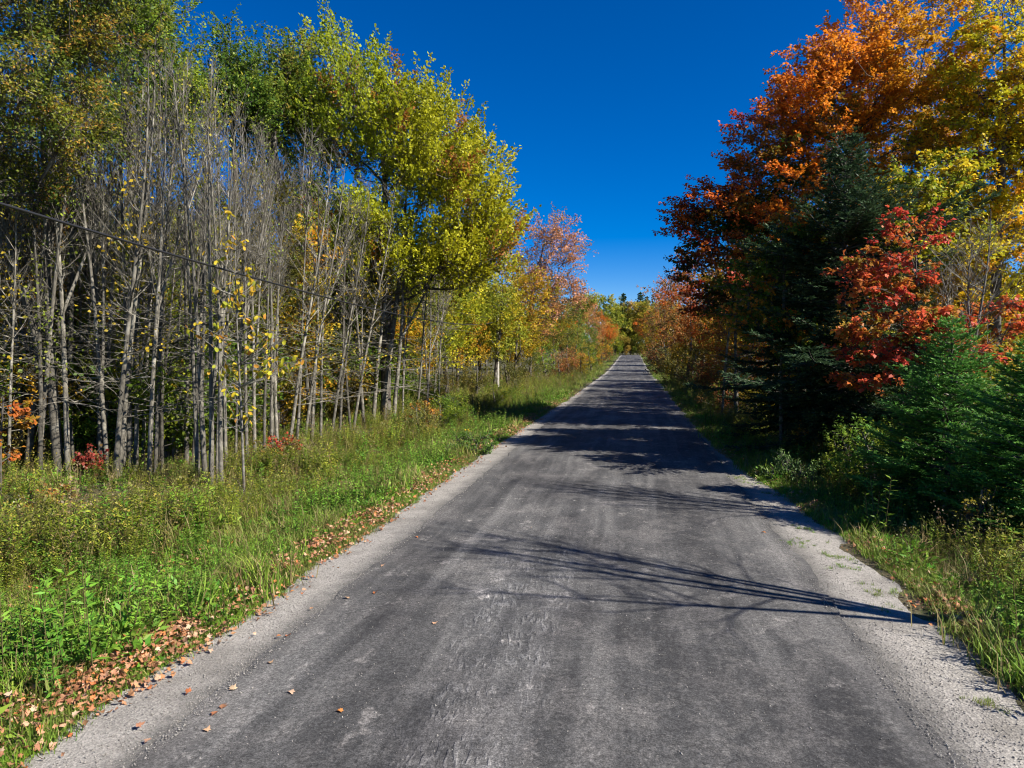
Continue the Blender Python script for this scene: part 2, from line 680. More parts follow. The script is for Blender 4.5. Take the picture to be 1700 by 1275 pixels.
def asphalt_material():
    m, t = mat('asphalt')
    g = N(t, 'ShaderNodeNewGeometry')
    p_ = g.outputs['Position']
    sx = N(t, 'ShaderNodeSeparateXYZ')
    t.links.new(p_, sx.inputs[0])
    x, y = sx.outputs[0], sx.outputs[1]
    warp = math_(t, 'MULTIPLY', math_(t, 'SUBTRACT', noise(t, mapping(t, p_, (0.3, 0.12, 1)), 1.0, 2), 0.5), 0.8)
    xw = math_(t, 'ADD', x, warp)
    # long streaks left by traffic
    lx = N(t, 'ShaderNodeCombineXYZ')
    t.links.new(math_(t, 'MULTIPLY', xw, 2.3), lx.inputs[0])
    t.links.new(math_(t, 'MULTIPLY', y, 0.045), lx.inputs[1])
    streak = noise(t, lx.outputs[0], 1.0, 5, 0.62)
    base = ramp(t, streak, [(0.30, (0.031, 0.032, 0.034)), (0.5, (0.061, 0.062, 0.063)), (0.68, (0.115, 0.115, 0.114))])
    # pale worn blotches
    bl = noise(t, mapping(t, p_, (1.0, 0.55, 1)), 1.15, 7, 0.68)
    blm = ramp(t, bl, [(0.49, (0, 0, 0)), (0.66, (1, 1, 1))])
    base = mixcol(t, 'MIX', math_(t, 'MULTIPLY', blm, 0.6), base, (0.165, 0.16, 0.155, 1))
    pt = noise(t, mapping(t, p_, (1.0, 0.8, 1)), 1.9, 8, 0.7)
    ptm = ramp(t, pt, [(0.60, (0, 0, 0)), (0.65, (1, 1, 1))])
    base = mixcol(t, 'MIX', math_(t, 'MULTIPLY', ptm, 0.55), base, (0.25, 0.24, 0.23, 1))
    dk = ramp(t, noise(t, mapping(t, p_, (0.7, 0.3, 1)), 0.9, 5, 0.6), [(0.38, (0.5, 0.5, 0.52)), (0.6, (1.1, 1.1, 1.1))])
    base = mixcol(t, 'MULTIPLY', 1.0, base, dk)
    mo = ramp(t, noise(t, p_, 3.4, 9, 0.78), [(0.50, (0, 0, 0)), (0.60, (1, 1, 1))])
    rz = N(t, 'ShaderNodeMapRange')
    rz.inputs[1].default_value = -1.2
    rz.inputs[2].default_value = 0.2
    rz.inputs[3].default_value = 0.12
    rz.inputs[4].default_value = 0.36
    t.links.new(x, rz.inputs[0])
    base = mixcol(t, 'MIX', math_(t, 'MULTIPLY', mo, rz.outputs[0]), base, (0.135, 0.132, 0.128, 1))
    # aggregate
    ag = noise(t, p_, 60, 4, 0.85)
    base = mixcol(t, 'MULTIPLY', 1.0, base, ramp(t, ag, [(0.32, (0.25, 0.25, 0.25)), (0.5, (1, 1, 1)), (0.68, (2.1, 2.07, 2.04))]))
    ag2 = noise(t, p_, 22, 3, 0.7)
    base = mixcol(t, 'MULTIPLY', 1.0, base, ramp(t, ag2, [(0.3, (0.55, 0.55, 0.55)), (0.7, (1.45, 1.45, 1.45))]))
    # grooved band left by a tracked machine: x about -1.9..-1.0
    band = math_(t, 'SUBTRACT', 1.0, math_(t, 'DIVIDE', math_(t, 'ABSOLUTE', math_(t, 'ADD', xw, 1.42)), 0.62))
    bandm = N(t, 'ShaderNodeMapRange')
    bandm.inputs[1].default_value = 0.0
    bandm.inputs[2].default_value = 0.35
    t.links.new(math_(t, 'ADD', band, math_(t, 'MULTIPLY', math_(t, 'SUBTRACT', noise(t, p_, 2.5, 4), 0.5), 1.2)), bandm.inputs[0])
    yfade = N(t, 'ShaderNodeMapRange')
    yfade.inputs[1].default_value = 15.0
    yfade.inputs[2].default_value = 8.5
    t.links.new(y, yfade.inputs[0])
    gm = math_(t, 'MULTIPLY', bandm.outputs[0], yfade.outputs[0])
    bx = N(t, 'ShaderNodeCombineXYZ')
    t.links.new(math_(t, 'ADD', math_(t, 'MULTIPLY', x, 19.0), math_(t, 'MULTIPLY', y, 1.8)), bx.inputs[0])
    t.links.new(math_(t, 'MULTIPLY', y, 5.0), bx.inputs[1])
    gro = ramp(t, noise(t, bx.outputs[0], 1.0, 1.5, 0.5), [(0.50, (0, 0, 0)), (0.60, (1, 1, 1))])
    gro = math_(t, 'MULTIPLY', gro, ramp(t, noise(t, p_, 2.2, 3, 0.6), [(0.40, (0.1, 0.1, 0.1)), (0.6, (1, 1, 1))]))
    gg = math_(t, 'ADD', 1.0, math_(t, 'ADD', math_(t, 'MULTIPLY', gm, 0.28), math_(t, 'MULTIPLY', math_(t, 'MULTIPLY', gm, gro), 0.75)))
    gc = N(t, 'ShaderNodeCombineXYZ')
    t.links.new(gg, gc.inputs[0])
    t.links.new(math_(t, 'MULTIPLY', gg, 0.975), gc.inputs[1])
    t.links.new(math_(t, 'MULTIPLY', gg, 0.955), gc.inputs[2])
    base = mixcol(t, 'MULTIPLY', 1.0, base, gc.outputs[0])
    # dust near the edges
    e = math_(t, 'ABSOLUTE', math_(t, 'ADD', x, 0.65))
    em = N(t, 'ShaderNodeMapRange')
    em.inputs[1].default_value = 2.75
    em.inputs[2].default_value = 3.45
    t.links.new(math_(t, 'ADD', e, math_(t, 'MULTIPLY', math_(t, 'SUBTRACT', noise(t, p_, 1.4, 6, 0.7), 0.5), 0.9)), em.inputs[0])
    base = mixcol(t, 'MIX', math_(t, 'MULTIPLY', em.outputs[0], 0.22), base, (0.16, 0.15, 0.14, 1))
    p = N(t, 'ShaderNodeBsdfPrincipled')
    p.inputs['Roughness'].default_value = 0.85
    p.inputs['Specular IOR Level'].default_value = 0.3
    t.links.new(base, p.inputs['Base Color'])
    bp = N(t, 'ShaderNodeBump')
    bp.inputs['Distance'].default_value = 0.012
    bp.inputs['Strength'].default_value = 0.6
    h = math_(t, 'ADD', math_(t, 'ADD', ag, math_(t, 'MULTIPLY', ag2, 0.5)), math_(t, 'MULTIPLY', math_(t, 'MULTIPLY', gm, gro), 1.2))
    t.links.new(h, bp.inputs['Height'])
    t.links.new(bp.outputs[0], p.inputs['Normal'])
    o = N(t, 'ShaderNodeOutputMaterial')
    t.links.new(p.outputs[0], o.inputs[0])
    return m


xs = np.concatenate([np.linspace(-160, -40, 25)[:-1], np.linspace(-40, -14, 27)[:-1], np.linspace(-14, 12, 88)[:-1], np.linspace(12, 40, 29)[:-1], np.linspace(40, 160, 25)])
ys = np.concatenate([np.linspace(-30, 2, 17)[:-1], np.linspace(2, 40, 96)[:-1], np.linspace(40, 120, 81)[:-1], np.linspace(120, 480, 91)])
o = link('ground', grid_mesh('ground', xs, ys, ground_z, soil_material()))
o['kind'] = 'structure'

GR_L, GR_R = -4.75, 3.72


def edge_l(y):      # outer edge of the left gravel strip
    return -4.58 + 0.36 * sstep(18, 60, y) + 0.10 * vnoise(y * 1.1, y * .3, 3) + 0.05 * vnoise(y * 4, y, 5)


def edge_r(y):
    return 3.80 - 1.0 * sstep(9, 26, y) + 0.10 * vnoise(y * 1.2, y * .4, 8) + 0.05 * vnoise(y * 4.3, y, 6)


ys2 = np.concatenate([np.linspace(-6, 45, 320)[:-1], np.linspace(45, 292, 250)])
u = np.linspace(0, 1, 24)


def gx(X, Y):
    return edge_l(Y) - 0.16 + (edge_r(Y) - edge_l(Y) + 0.34) * X


def gz(X, Y):
    a = np.abs(X - RC)
    tilt = -0.03 * sstep(3.2, 4.6, a)
    return road_z(Y) - 0.004 + tilt + 0.012 * vnoise(X * 3, Y * 2.2, 4) * sstep(3.3, 3.6, a) - 0.012


o = link('gravel_shoulder', grid_mesh('gravel_shoulder', u, ys2, gz, gravel_material(), gx))
o['kind'] = 'structure'


def ax(X, Y):
    el = -3.85 + 0.07 * vnoise(Y * 1.6, Y * .2, 11) + 0.05 * vnoise(Y * 6, Y, 12)
    er = 2.56 + 0.10 * vnoise(Y * 1.1, Y * .2, 13) + 0.05 * vnoise(Y * 5.2, Y, 14)
    return el + (er - el) * X


o = link('asphalt_road', grid_mesh('asphalt_road', u, ys2, lambda X, Y: road_z(Y) + 0.012 - 0.008 * (np.abs(X - RC) / 3.2) ** 6, asphalt_material(), ax))
o['kind'] = 'structure'


# ================================================================== BIG TREES
def col_yellowgreen(pos, r, c, s, rng):
    v = np.clip(0.5 * c + 0.3 * s + 0.2 * rng.random(len(pos)), 0, 1)
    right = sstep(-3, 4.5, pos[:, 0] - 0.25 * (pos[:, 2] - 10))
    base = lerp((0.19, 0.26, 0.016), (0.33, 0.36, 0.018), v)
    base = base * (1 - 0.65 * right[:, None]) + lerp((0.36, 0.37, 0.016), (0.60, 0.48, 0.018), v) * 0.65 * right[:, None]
    hot = (c > 0.90) & (s > 0.25) & (r > 0.6)
    base[hot] = lerp((0.36, 0.13, 0.03), (0.34, 0.20, 0.03), rng.random(hot.sum()))
    return base


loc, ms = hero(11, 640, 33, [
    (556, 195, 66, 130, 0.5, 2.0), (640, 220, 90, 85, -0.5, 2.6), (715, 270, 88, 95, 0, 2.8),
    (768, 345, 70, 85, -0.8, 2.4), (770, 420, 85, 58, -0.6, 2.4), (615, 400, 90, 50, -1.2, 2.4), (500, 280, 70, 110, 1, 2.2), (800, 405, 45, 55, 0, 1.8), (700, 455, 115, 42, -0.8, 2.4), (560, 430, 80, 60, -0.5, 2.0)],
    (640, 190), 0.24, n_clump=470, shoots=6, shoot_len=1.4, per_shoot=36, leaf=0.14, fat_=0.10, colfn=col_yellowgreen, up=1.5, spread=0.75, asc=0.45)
place('maple_tree', 'large yellow-green maple with a few orange sprays behind the leafless stand', 'tree', loc, ms)
# its second and third stems stand beside it
EXTRA_STEMS = [(622, 33.5, 600, 300), (655, 32.5, 690, 330)]

loc, ms = hero(12, 235, 27, [(205, 60, 62, 100, 0, 2.0), (262, 110, 62, 105, 0.4, 2.0), (300, 175, 30, 70, 0, 1.1), (240, 215, 80, 60, 0.5, 2.2)],
               (240, 40), 0.15, n_clump=270, shoots=5, shoot_len=1.1, per_shoot=26, leaf=0.115, fat_=0.10,
               colfn=pick((0, (0.10, 0.17, 0.018)), (0.6, (0.18, 0.26, 0.022)), (1, (0.29, 0.32, 0.026))), up=0.8, spread=0.4, asc=0.5)
place('maple_tree', 'tall green maple rising above the bare grey stems, beside the olive-leaved tree', 'tree', loc, ms)

loc, ms = hero(13, 400, 30, [(393, 118, 20, 62, 0, 0.7), (378, 170, 24, 50, 0.3, 0.8), (428, 165, 22, 50, 0, 0.8), (405, 200, 55, 50, 0, 1.5)],
               (396, 45), 0.12, n_clump=110, shoots=5, shoot_len=1.1, per_shoot=26, leaf=0.115, fat_=0.10,
               colfn=pick((0, (0.06, 0.13, 0.018)), (0.7, (0.12, 0.19, 0.022)), (1, (0.22, 0.26, 0.03))), up=0.9, spread=0.3, asc=0.6)
place('maple_tree', 'narrow dark green spire-topped maple behind the bare stems', 'tree', loc, ms)

loc, ms = hero(14, 475, 32, [(468, 145, 26, 52, 0, 0.9), (495, 190, 30, 65, 0.3, 1.0), (455, 190, 40, 65, 0, 1.3)],
               (470, 70), 0.13, n_clump=120, shoots=5, shoot_len=1.1, per_shoot=26, leaf=0.115, fat_=0.10,
               colfn=pick((0, (0.08, 0.15, 0.018)), (0.7, (0.17, 0.23, 0.022)), (1, (0.28, 0.22, 0.04))), up=0.9, spread=0.3, asc=0.6)
place('maple_tree', 'slim green maple between the spire-topped one and the large yellow-green maple', 'tree', loc, ms)

loc, ms = hero(15, -75, 16.5, [(30, 60, 130, 150, 0, 2.6), (120, 40, 95, 90, 0.6, 2.0), (70, 190, 120, 85, -0.4, 2.2), (-90, 150, 150, 200, 0, 2.5), (10, 300, 60, 60, 0, 1.4), (150, -60, 100, 90, 0.5, 2)],
               (-20, -120), 0.17, n_clump=420, shoots=6, shoot_len=0.6, per_shoot=24, leaf=0.088, width=0.55,
               colfn=pick((0, (0.07, 0.115, 0.015)), (0.55, (0.16, 0.19, 0.02)), (0.88, (0.26, 0.23, 0.025)), (1, (0.33, 0.17, 0.03))), up=0.35, spread=0.6, asc=0.25)
place('ash_tree', 'olive and bronze leaved tree at the frame edge before the leafless stand', 'tree', loc, ms)


def col_orange(pos, r, c, s, rng):
    n = len(pos)
    v = 0.45 * c + 0.3 * s + 0.25 * rng.random(n)
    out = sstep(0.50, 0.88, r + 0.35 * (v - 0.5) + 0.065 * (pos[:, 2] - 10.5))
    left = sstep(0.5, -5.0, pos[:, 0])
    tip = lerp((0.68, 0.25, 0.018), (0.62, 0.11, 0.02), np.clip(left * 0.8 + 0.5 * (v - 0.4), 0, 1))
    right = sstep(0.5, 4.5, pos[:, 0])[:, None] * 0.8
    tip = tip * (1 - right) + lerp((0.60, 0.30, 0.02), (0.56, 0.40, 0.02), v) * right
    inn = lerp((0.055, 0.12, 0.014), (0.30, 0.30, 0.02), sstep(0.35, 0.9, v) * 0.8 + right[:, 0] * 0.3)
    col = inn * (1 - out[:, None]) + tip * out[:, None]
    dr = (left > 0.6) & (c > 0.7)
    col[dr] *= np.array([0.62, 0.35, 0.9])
    return col


loc, ms = hero(21, 1345, 31, [
    (1445, 120, 105, 108, 0, 3.4), (1370, 200, 105, 110, -0.5, 3.2), (1480, 270, 120, 130, 0.5, 3.4), (1290, 290, 95, 95, -0.3, 2.8),
    (1225, 370, 85, 70, 0, 2.4), (1330, 420, 120, 90, 0, 3.0), (1165, 385, 48, 42, 0.2, 1.3), (1260, 500, 110, 60, 0, 2.6), (1145, 440, 50, 26, -0.3, 1.2)],
    (1420, 90), 0.30, n_clump=800, shoots=6, shoot_len=0.85, per_shoot=28, leaf=0.13, colfn=col_orange, up=0.25, spread=0.85, asc=0.22, lay=0.9, fat_=0.13, flat=0.6)
place('maple_tree', 'tallest orange maple, green within, behind the dark spruce', 'tree', loc, ms)

colY = pick((0, (0.34, 0.35, 0.018)), (0.4, (0.55, 0.46, 0.018)), (0.8, (0.70, 0.47, 0.018)), (1, (0.66, 0.28, 0.02)))
loc, ms = hero(22, 1655, 27, [(1625, 95, 62, 95, 0, 2.0), (1640, 210, 85, 90, 0, 2.4), (1690, 330, 110, 110, 0.3, 2.8), (1600, 380, 75, 100, 0.5, 2.0), (1720, 190, 90, 120, 0, 2.4), (1640, 480, 110, 70, 0, 2.6), (1560, 480, 70, 80, 0.3, 2.0)],
               (1630, 40), 0.22, n_clump=480, shoots=6, shoot_len=0.8, per_shoot=24, leaf=0.13, colfn=colY, up=0.3, spread=0.8, asc=0.3, lay=0.8, fat_=0.13, flat=0.6)
place('maple_tree', 'golden yellow maple with a pointed top, next to the tallest orange maple', 'tree', loc, ms)
loc, ms = hero(23, 1815, 35, [(1780, 120, 90, 120, 0, 2.4), (1830, 300, 120, 120, 0, 2.6), (1780, 420, 110, 120, 0.3, 2.4)],
               (1800, 40), 0.2, n_clump=200, shoots=6, shoot_len=0.8, per_shoot=15, leaf=0.13, colfn=colY, up=0.35, spread=0.65, asc=0.3, lay=0.8)
place('maple_tree', 'yellow maple cut by the frame, beyond the pointed golden maple', 'tree', loc, ms)

# the pink-orange oak by the road beyond the large maple
loc, ms = hero(31, 855, 76, [(915, 405, 50, 42, 0, 3.0), (950, 415, 26, 28, 0, 1.8), (895, 460, 50, 42, 0, 3.0), (940, 490, 32, 30, 0, 2.0), (870, 510, 45, 40, 0, 3)],
               (905, 390), 0.26, n_clump=190, shoots=6, shoot_len=1.3, per_shoot=12, leaf=0.2,
               colfn=pick((0, (0.32, 0.17, 0.06)), (0.5, (0.46, 0.21, 0.09)), (1, (0.56, 0.28, 0.15))), up=0.35, spread=0.6, asc=0.3)
place('oak_tree', 'pink-orange oak leaning out towards the road beyond the large yellow-green maple', 'tree', loc, ms)

# ================================================================== CONIFERS
def conifer(seed, h, rbot, z0, whorls, per, step, blade, bw, r_trunk, col1, col2, droop=0.25, gap=0.0, tipup=0.2, power=0.85, fans=(0.5, 0.95), rag=0.0):
    rng = np.random.default_rng(seed)
    wood, crown = MB(), MB()
    polytube(wood, stem_path(rng, (0, 0, 0), (0, 0, h), 10, 0.003), np.linspace(r_trunk, 0.012, 10), 8)
    B, D, Nn, L, Cc = [], [], [], [], []
    for k in range(whorls):
        f = (k + rng.random() * 0.6) / whorls
        z = z0 + (h * 0.985 - z0) * f
        R0 = rbot * (1 - f) ** power * rng.uniform(0.8, 1.12) * (1 + rag * math.sin(f * 17 + seed)) + 0.10
        a0 = rng.random() * 6.28
        for j in range(per):
            if rng.random() < gap:
                continue
            a = a0 + j * 6.283 / per + rng.normal() * 0.25
            R = R0 * rng.uniform(0.65, 1.15) * (1 + rag * 1.3 * math.sin(2 * a + f * 9 + seed) + rag * math.sin(5 * a - f * 23))
            n = max(int(R / step), 2)
            s = np.linspace(0, 1, n + 1)
            up0 = rng.uniform(0.15, 0.45) * (0.4 + f) - droop * (1 - f)
            zz = z + R * (up0 * s - droop * (1 - 0.7 * f) * s ** 2 * 0.8 + tipup * s ** 3)
            side = rng.normal() * 0.1
            px = np.cos(a) * R * s - np.sin(a) * R * side * s * s
            py = np.sin(a) * R * s + np.cos(a) * R * side * s * s
            pts = np.stack([px, py, zz], 1)
            tubes(wood, pts[:-1], pts[1:], 0.018 * (1 - s[:-1]) * min(R, 1.6) + 0.004, 0.018 * (1 - s[1:]) * min(R, 1.6) + 0.003, 3)
            tang = unit(np.gradient(pts, axis=0))
            # flat sprays: side twigs both sides, shorter to the tip
            for q in range(1, n + 1):
                if s[q] < 0.18:
                    continue
                tl = min(0.42 * R * (1.12 - s[q]) + 0.09, 0.75)
                for sg in (-1, 1):
                    sd = unit(np.cross(tang[q], [0, 0, 1.0])) * sg
                    td = unit(sd * rng.uniform(*fans) + tang[q] * rng.uniform(0.5, 0.9) + np.array([0, 0, rng.normal() * 0.12 - droop * 0.25]))
                    m = max(int(tl / (blade * 0.42)), 2)
                    tt = np.linspace(0.1, 1, m)
                    bp = pts[q] + td * (tl * tt)[:, None]
                    fr = np.cross(td, [0, 0, 1.0])
                    for g in (-1, 0, 1):
                        nd = unit(td[None] * 0.75 + fr * g * 0.75 + rng.normal(size=(m, 3)) * 0.22 + np.array([0, 0, 0.12]))
                        B.append(bp); D.append(nd)
                        L.append(np.full(m, blade) * rng.uniform(0.7, 1.25, m) * (1.1 - 0.3 * tt))
                        cc = lerp(col1, col2, np.clip(tt * 0.5 + 0.5 * s[q] * rng.random(m), 0, 1))
                        Cc.append(cc * rng.uniform(0.7, 1.3))
            m = 5
            bp = np.tile(pts[-1], (m, 1))
            B.append(bp); D.append(unit(tang[-1] + rng.normal(size=(m, 3)) * 0.4)); L.append(np.full(m, blade * 1.2)); Cc.append(np.tile(col2, (m, 1)))
    # leader
    m = 40
    bz = h * (1 - 0.16 * rng.random(m))
    bp = np.stack([np.zeros(m), np.zeros(m), bz], 1)
    B.append(bp); D.append(unit(rng.normal(size=(m, 3)) * np.array([.7, .7, .2]) + np.array([0, 0, .9]))); L.append(np.full(m, blade * 1.1)); Cc.append(np.tile(col2, (m, 1)))
    B, D, L, Cc = np.concatenate(B), np.concatenate(D), np.concatenate(L), np.concatenate(Cc)
    nr = unit(np.array([0, 0, 1.0]) + rng.normal(size=B.shape) * 0.5)
    leaves(crown, B, D, nr, L, L * bw, Cc, 0.1)
    return wood.mesh('trunk', M_BARK_DARK, True), crown.mesh('crown', M_NEEDLE)


sp_big = conifer(41, 9.9, 2.8, 1.0, 46, 8, 0.17, 0.135, 0.36, 0.16, (0.022, 0.042, 0.018), (0.06, 0.11, 0.046), droop=0.36, gap=0.09, tipup=0.3, power=0.62, rag=0.28)
x, y = P(1398, 21.0)
place('spruce_tree', 'tall dark spruce in front of the tallest orange maple', 'tree', (x, y, float(ground_z(x, y))), sp_big)
fir1 = conifer(42, 4.2, 1.85, 0.12, 30, 7, 0.11, 0.085, 0.34, 0.06, (0.045, 0.145, 0.026), (0.14, 0.32, 0.05), droop=0.12, gap=0.04, tipup=0.2, power=0.8)
x, y = P(1578, 14.3)
place('fir_tree', 'bright green young fir below the red maple sapling, slender upright tip', 'tree', (x, y, float(ground_z(x, y))), fir1)
fir2 = conifer(43, 3.8, 1.8, 0.1, 28, 7, 0.11, 0.085, 0.34, 0.06, (0.05, 0.15, 0.026), (0.15, 0.33, 0.05), droop=0.10, gap=0.04, tipup=0.18, power=0.75)
x, y = P(1735, 11.9)
place('fir_tree', 'bright green young fir cut by the frame edge, closest conifer to the road shoulder', 'tree', (x, y, float(ground_z(x, y))), fir2)
fir3 = conifer(44, 5.3, 1.4, 0.2, 28, 7, 0.13, 0.09, 0.26, 0.05, (0.022, 0.06, 0.02), (0.05, 0.11, 0.035), droop=0.15, gap=0.15, tipup=0.2, power=0.9)
x, y = P(1521, 17.6)
place('fir_tree', 'thin-topped dark young fir between the tall spruce and the bright green firs', 'tree', (x, y, float(ground_z(x, y))), fir3)
x, y = P(1328, 24.8)
t = thing('spruce_tree', 'smaller dark spruce standing behind the tall one, towards the road', 'tree', (x, y, float(ground_z(x, y))), 1.0, 0.86)
link('trunk', sp_big[0], t)
link('crown', sp_big[1], t, (1, 1, 1))
pine_far = conifer(45, 16, 3.2, 3.0, 22, 6, 0.5, 0.42, 0.5, 0.22, (0.022, 0.055, 0.018), (0.05, 0.10, 0.03), droop=0.1, gap=0.1, tipup=0.3, power=0.8)


# ================================================================== BARE TREES
def bare_mesh(seed, h, r, n_br, lean=(0, 0), start=0.16, ang=(0.22, 0.95), blen=0.17, wob=0.012, twig=4, fork=0, thick=1.0):
    """leafless stem with ascending fine branches: (trunk mesh, branches mesh)"""
    rng = np.random.default_rng(seed)
    tk, br = MB(), MB()
    stems = [stem_path(rng, (0, 0, -0.1), (lean[0], lean[1], h), 16, wob)]
    rads = [r * (1 - np.linspace(0, 1, 16)) ** 0.9 + 0.006]
    for _ in range(fork):
        k = rng.integers(3, 8)
        b = stems[0][k]
        top = b + np.array([rng.normal() * 0.12 * h, rng.normal() * 0.1 * h, (h - b[2]) * rng.uniform(0.75, 0.95)])
        stems.append(stem_path(rng, b, top, 12, wob))
        rads.append(rads[0][k] * 0.75 * (1 - np.linspace(0, 1, 12)) ** 0.8 + 0.005)
    for p, q in zip(stems, rads):
        polytube(tk, p, q, 7)
    for p, q in zip(stems, rads):
        for b in range(n_br):
            f = start + (0.98 - start) * rng.random() ** 0.85
            u_ = f * (len(p) - 1)
            i = min(int(u_), len(p) - 2)
            o_ = p[i] + (p[i + 1] - p[i]) * (u_ - i)
            a = rng.random() * 6.283
            e = rng.uniform(*ang)
            L = h * blen * rng.uniform(0.35, 1.0) * (1.15 - 0.75 * f)
            dead = f < 0.42
            if dead:
                e = rng.uniform(0.9, 1.7)
                L *= rng.uniform(0.5, 1.5)
            dv = np.array([math.cos(a) * math.sin(e), math.sin(a) * math.sin(e), math.cos(e)])
            n = 5
            s = np.linspace(0, 1, n + 1)
            bend = np.array([0, 0, 0.25 if not dead else -0.15]) * L
            wv = rng.normal(size=3) * 0.06 * L
            pts = o_ + dv * (L * s)[:, None] + bend * (s ** 2)[:, None] + wv * np.sin(s * 4)[:, None]
            rb = min(q[i] * 0.5, (0.005 + 0.006 * L) * thick)
            rr = rb * (1 - s) + 0.0022
            tubes(br, pts[:-1], pts[1:], rr[:-1], rr[1:], 3)
            for _t in range(twig):
                k = rng.integers(1, n)
                d2 = unit(dv + rng.normal(size=3) * 0.45 + np.array([0, 0, 0.25 if not dead else 0]))
                l2 = L * rng.uniform(0.2, 0.5)
                m_ = pts[k] + d2 * l2 * 0.5 + rng.normal(size=3) * 0.03 * l2
                e_ = pts[k] + d2 * l2 + np.array([0, 0, 0.1 * l2])
                tubes(br, [pts[k], m_], [m_, e_], [rr[k] * 0.7, 0.0035 * thick], [0.0035 * thick, 0.002 * thick], 3)
    return tk.mesh('trunk', M_BARK_GREY, True), br.mesh('crown', M_BARK_GREY, True)


def sprinkle(me_pair, seed, n, h, col):
    """a few last leaves left on a leafless stem"""
    rng = np.random.default_rng(seed)
    v = np.empty(len(me_pair[1].vertices) * 3, np.float32)
    me_pair[1].vertices.foreach_get('co', v)
    v = v.reshape(-1, 3)
    v = v[v[:, 2] > 0.25 * h]
    c = v[rng.integers(0, len(v), n // 7)]
    p = np.repeat(c, 7, 0) + rng.normal(size=(len(c) * 7, 3)) * 0.16
    mb = MB()
    leaves(mb, p, rng.normal(size=p.shape), rng.normal(size=p.shape) + np.array(d), rng.uniform(0.06, 0.11, len(p)), 0.07, np.array(col)[None] * rng.uniform(0.6, 1.3, (len(p), 1)))
    return mb.mesh('leaf_spray', M_LEAF)


BARE = [bare_mesh(100 + i, 10.0, [0.075, 0.06, 0.09, 0.055, 0.07, 0.05, 0.08, 0.06][i], [70, 60, 64, 58, 60, 54, 66, 60][i],
                  lean=[(0.3, 0), (-0.5, .2), (0.1, -.3), (0.8, 0), (-0.2, .2), (0.4, .3), (-0.9, 0), (0, 0)][i], fork=[0, 1, 1, 0, 2, 0, 1, 0][i]) for i in range(8)]


SPR = [sprinkle(BARE[i], 500 + i, [260, 0, 180, 420, 0, 120, 0, 300][i], 10, [(0.20, 0.25, 0.02), 0, (0.34, 0.30, 0.02), (0.15, 0.21, 0.02), 0, (0.42, 0.30, 0.02), 0, (0.22, 0.24, 0.025)][i]) if i in (0, 2, 3, 5, 7) else None for i in range(8)]


def put_bare(label, x, y, h, k, rz, group, thick=1.0, lean=(0, 0), tint=(1, 1, 1), spray=True):
    t = thing('bare_tree', label, 'tree', (x, y, float(ground_z(x, y)) - 0.05), rz, 1.0, group)
    s = h / 10.0
    t.scale = (s * thick, s * thick, s)
    t.rotation_euler = (lean[0], lean[1], rz)
    link('trunk', BARE[k][0], t, None, tint)
    b = link('crown', BARE[k][1], t, None, tint)
    if SPR[k] is not None and spray:
        link('leaves', SPR[k], t, (1, 1, 1))['kind'] = 'stuff'
    return t


def link(name, me, parent=None, color=None, tint=None):
    o = bpy.data.objects.new(name, me)
    C.objects.link(o)
    if parent is not None:
        o.parent = parent
    cc = color if color is not None else tint
    if cc is not None:
        o.color = (*cc, 1)
    return o


ORD = ['first', 'second', 'third', 'fourth', 'fifth', 'sixth', 'seventh', 'eighth', 'ninth', 'tenth', 'eleventh', 'twelfth', 'thirteenth',
       'fourteenth', 'fifteenth', 'sixteenth', 'seventeenth', 'eighteenth', 'nineteenth', 'twentieth']
_TENS = [('twenty', 'thirtieth'), ('thirty', 'fortieth'), ('forty', 'fiftieth'), ('fifty', 'sixtieth'), ('sixty', 'seventieth'), ('seventy', 'eightieth'), ('eighty', 'ninetieth'), ('ninety', 'hundredth')]
for _t, _n in _TENS:
    ORD += [f'{_t}-{o_}' for o_ in ORD[:9]] + [_n]

# front row of the leafless stand: base column, base row, trunk width in photo px, column of the top, height row of the top
FRONT = [(8, 800, 5, 0, 230), (26, 776, 10, 20, 150), (38, 780, 5, 60, 240), (57, 770, 6, 75, 170), (76, 775, 7, 80, 120), (88, 770, 8, 130, 160), (108, 792, 9, 128, 90),
         (118, 775, 8, 118, 200), (130, 765, 5, 160, 190), (150, 772, 5, 150, 140), (164, 780, 7, 190, 130), (176, 790, 6, 165, 100), (185, 798, 9, 205, 80),
         (193, 792, 8, 226, 60), (201, 786, 6, 240, 170), (212, 783, 10, 225, 110), (221, 778, 7, 262, 140), (232, 772, 6, 240, 95), (243, 793, 8, 290, 75), (254, 780, 7, 305, 110),
         (263, 772, 5, 325, 190), (283, 764, 5, 290, 150), (306, 765, 8, 332, 100), (316, 768, 6, 340, 180), (325, 785, 8, 318, 130), (338, 792, 9, 352, 60), (347, 796, 8, 372, 95),
         (356, 790, 6, 345, 200), (364, 800, 8, 410, 150), (372, 775, 6, 392, 120), (388, 770, 5, 420, 210), (408, 771, 6, 400, 170), (421, 760, 6, 455, 190),
         (436, 752, 5, 440, 240), (449, 750, 5, 490, 220), (459, 745, 6, 475, 260), (477, 744, 6, 530, 230), (490, 738, 5, 500, 250), (503, 733, 5, 560, 240), (516, 730, 6, 570, 260),
         (531, 728, 5, 545, 300), (548, 722, 5, 600, 280), (563, 716, 5, 590, 330), (585, 712, 5, 640, 300), (604, 708, 6, 610, 320), (618, 704, 10, 615, 300), (634, 700, 12, 655, 250), (652, 702, 8, 720, 330),
         (668, 696, 4, 700, 380), (690, 690, 4, 700, 400), (708, 684, 4, 740, 420), (728, 678, 4, 735, 430)]
rngf = np.random.default_rng(5)
FRONT.sort()
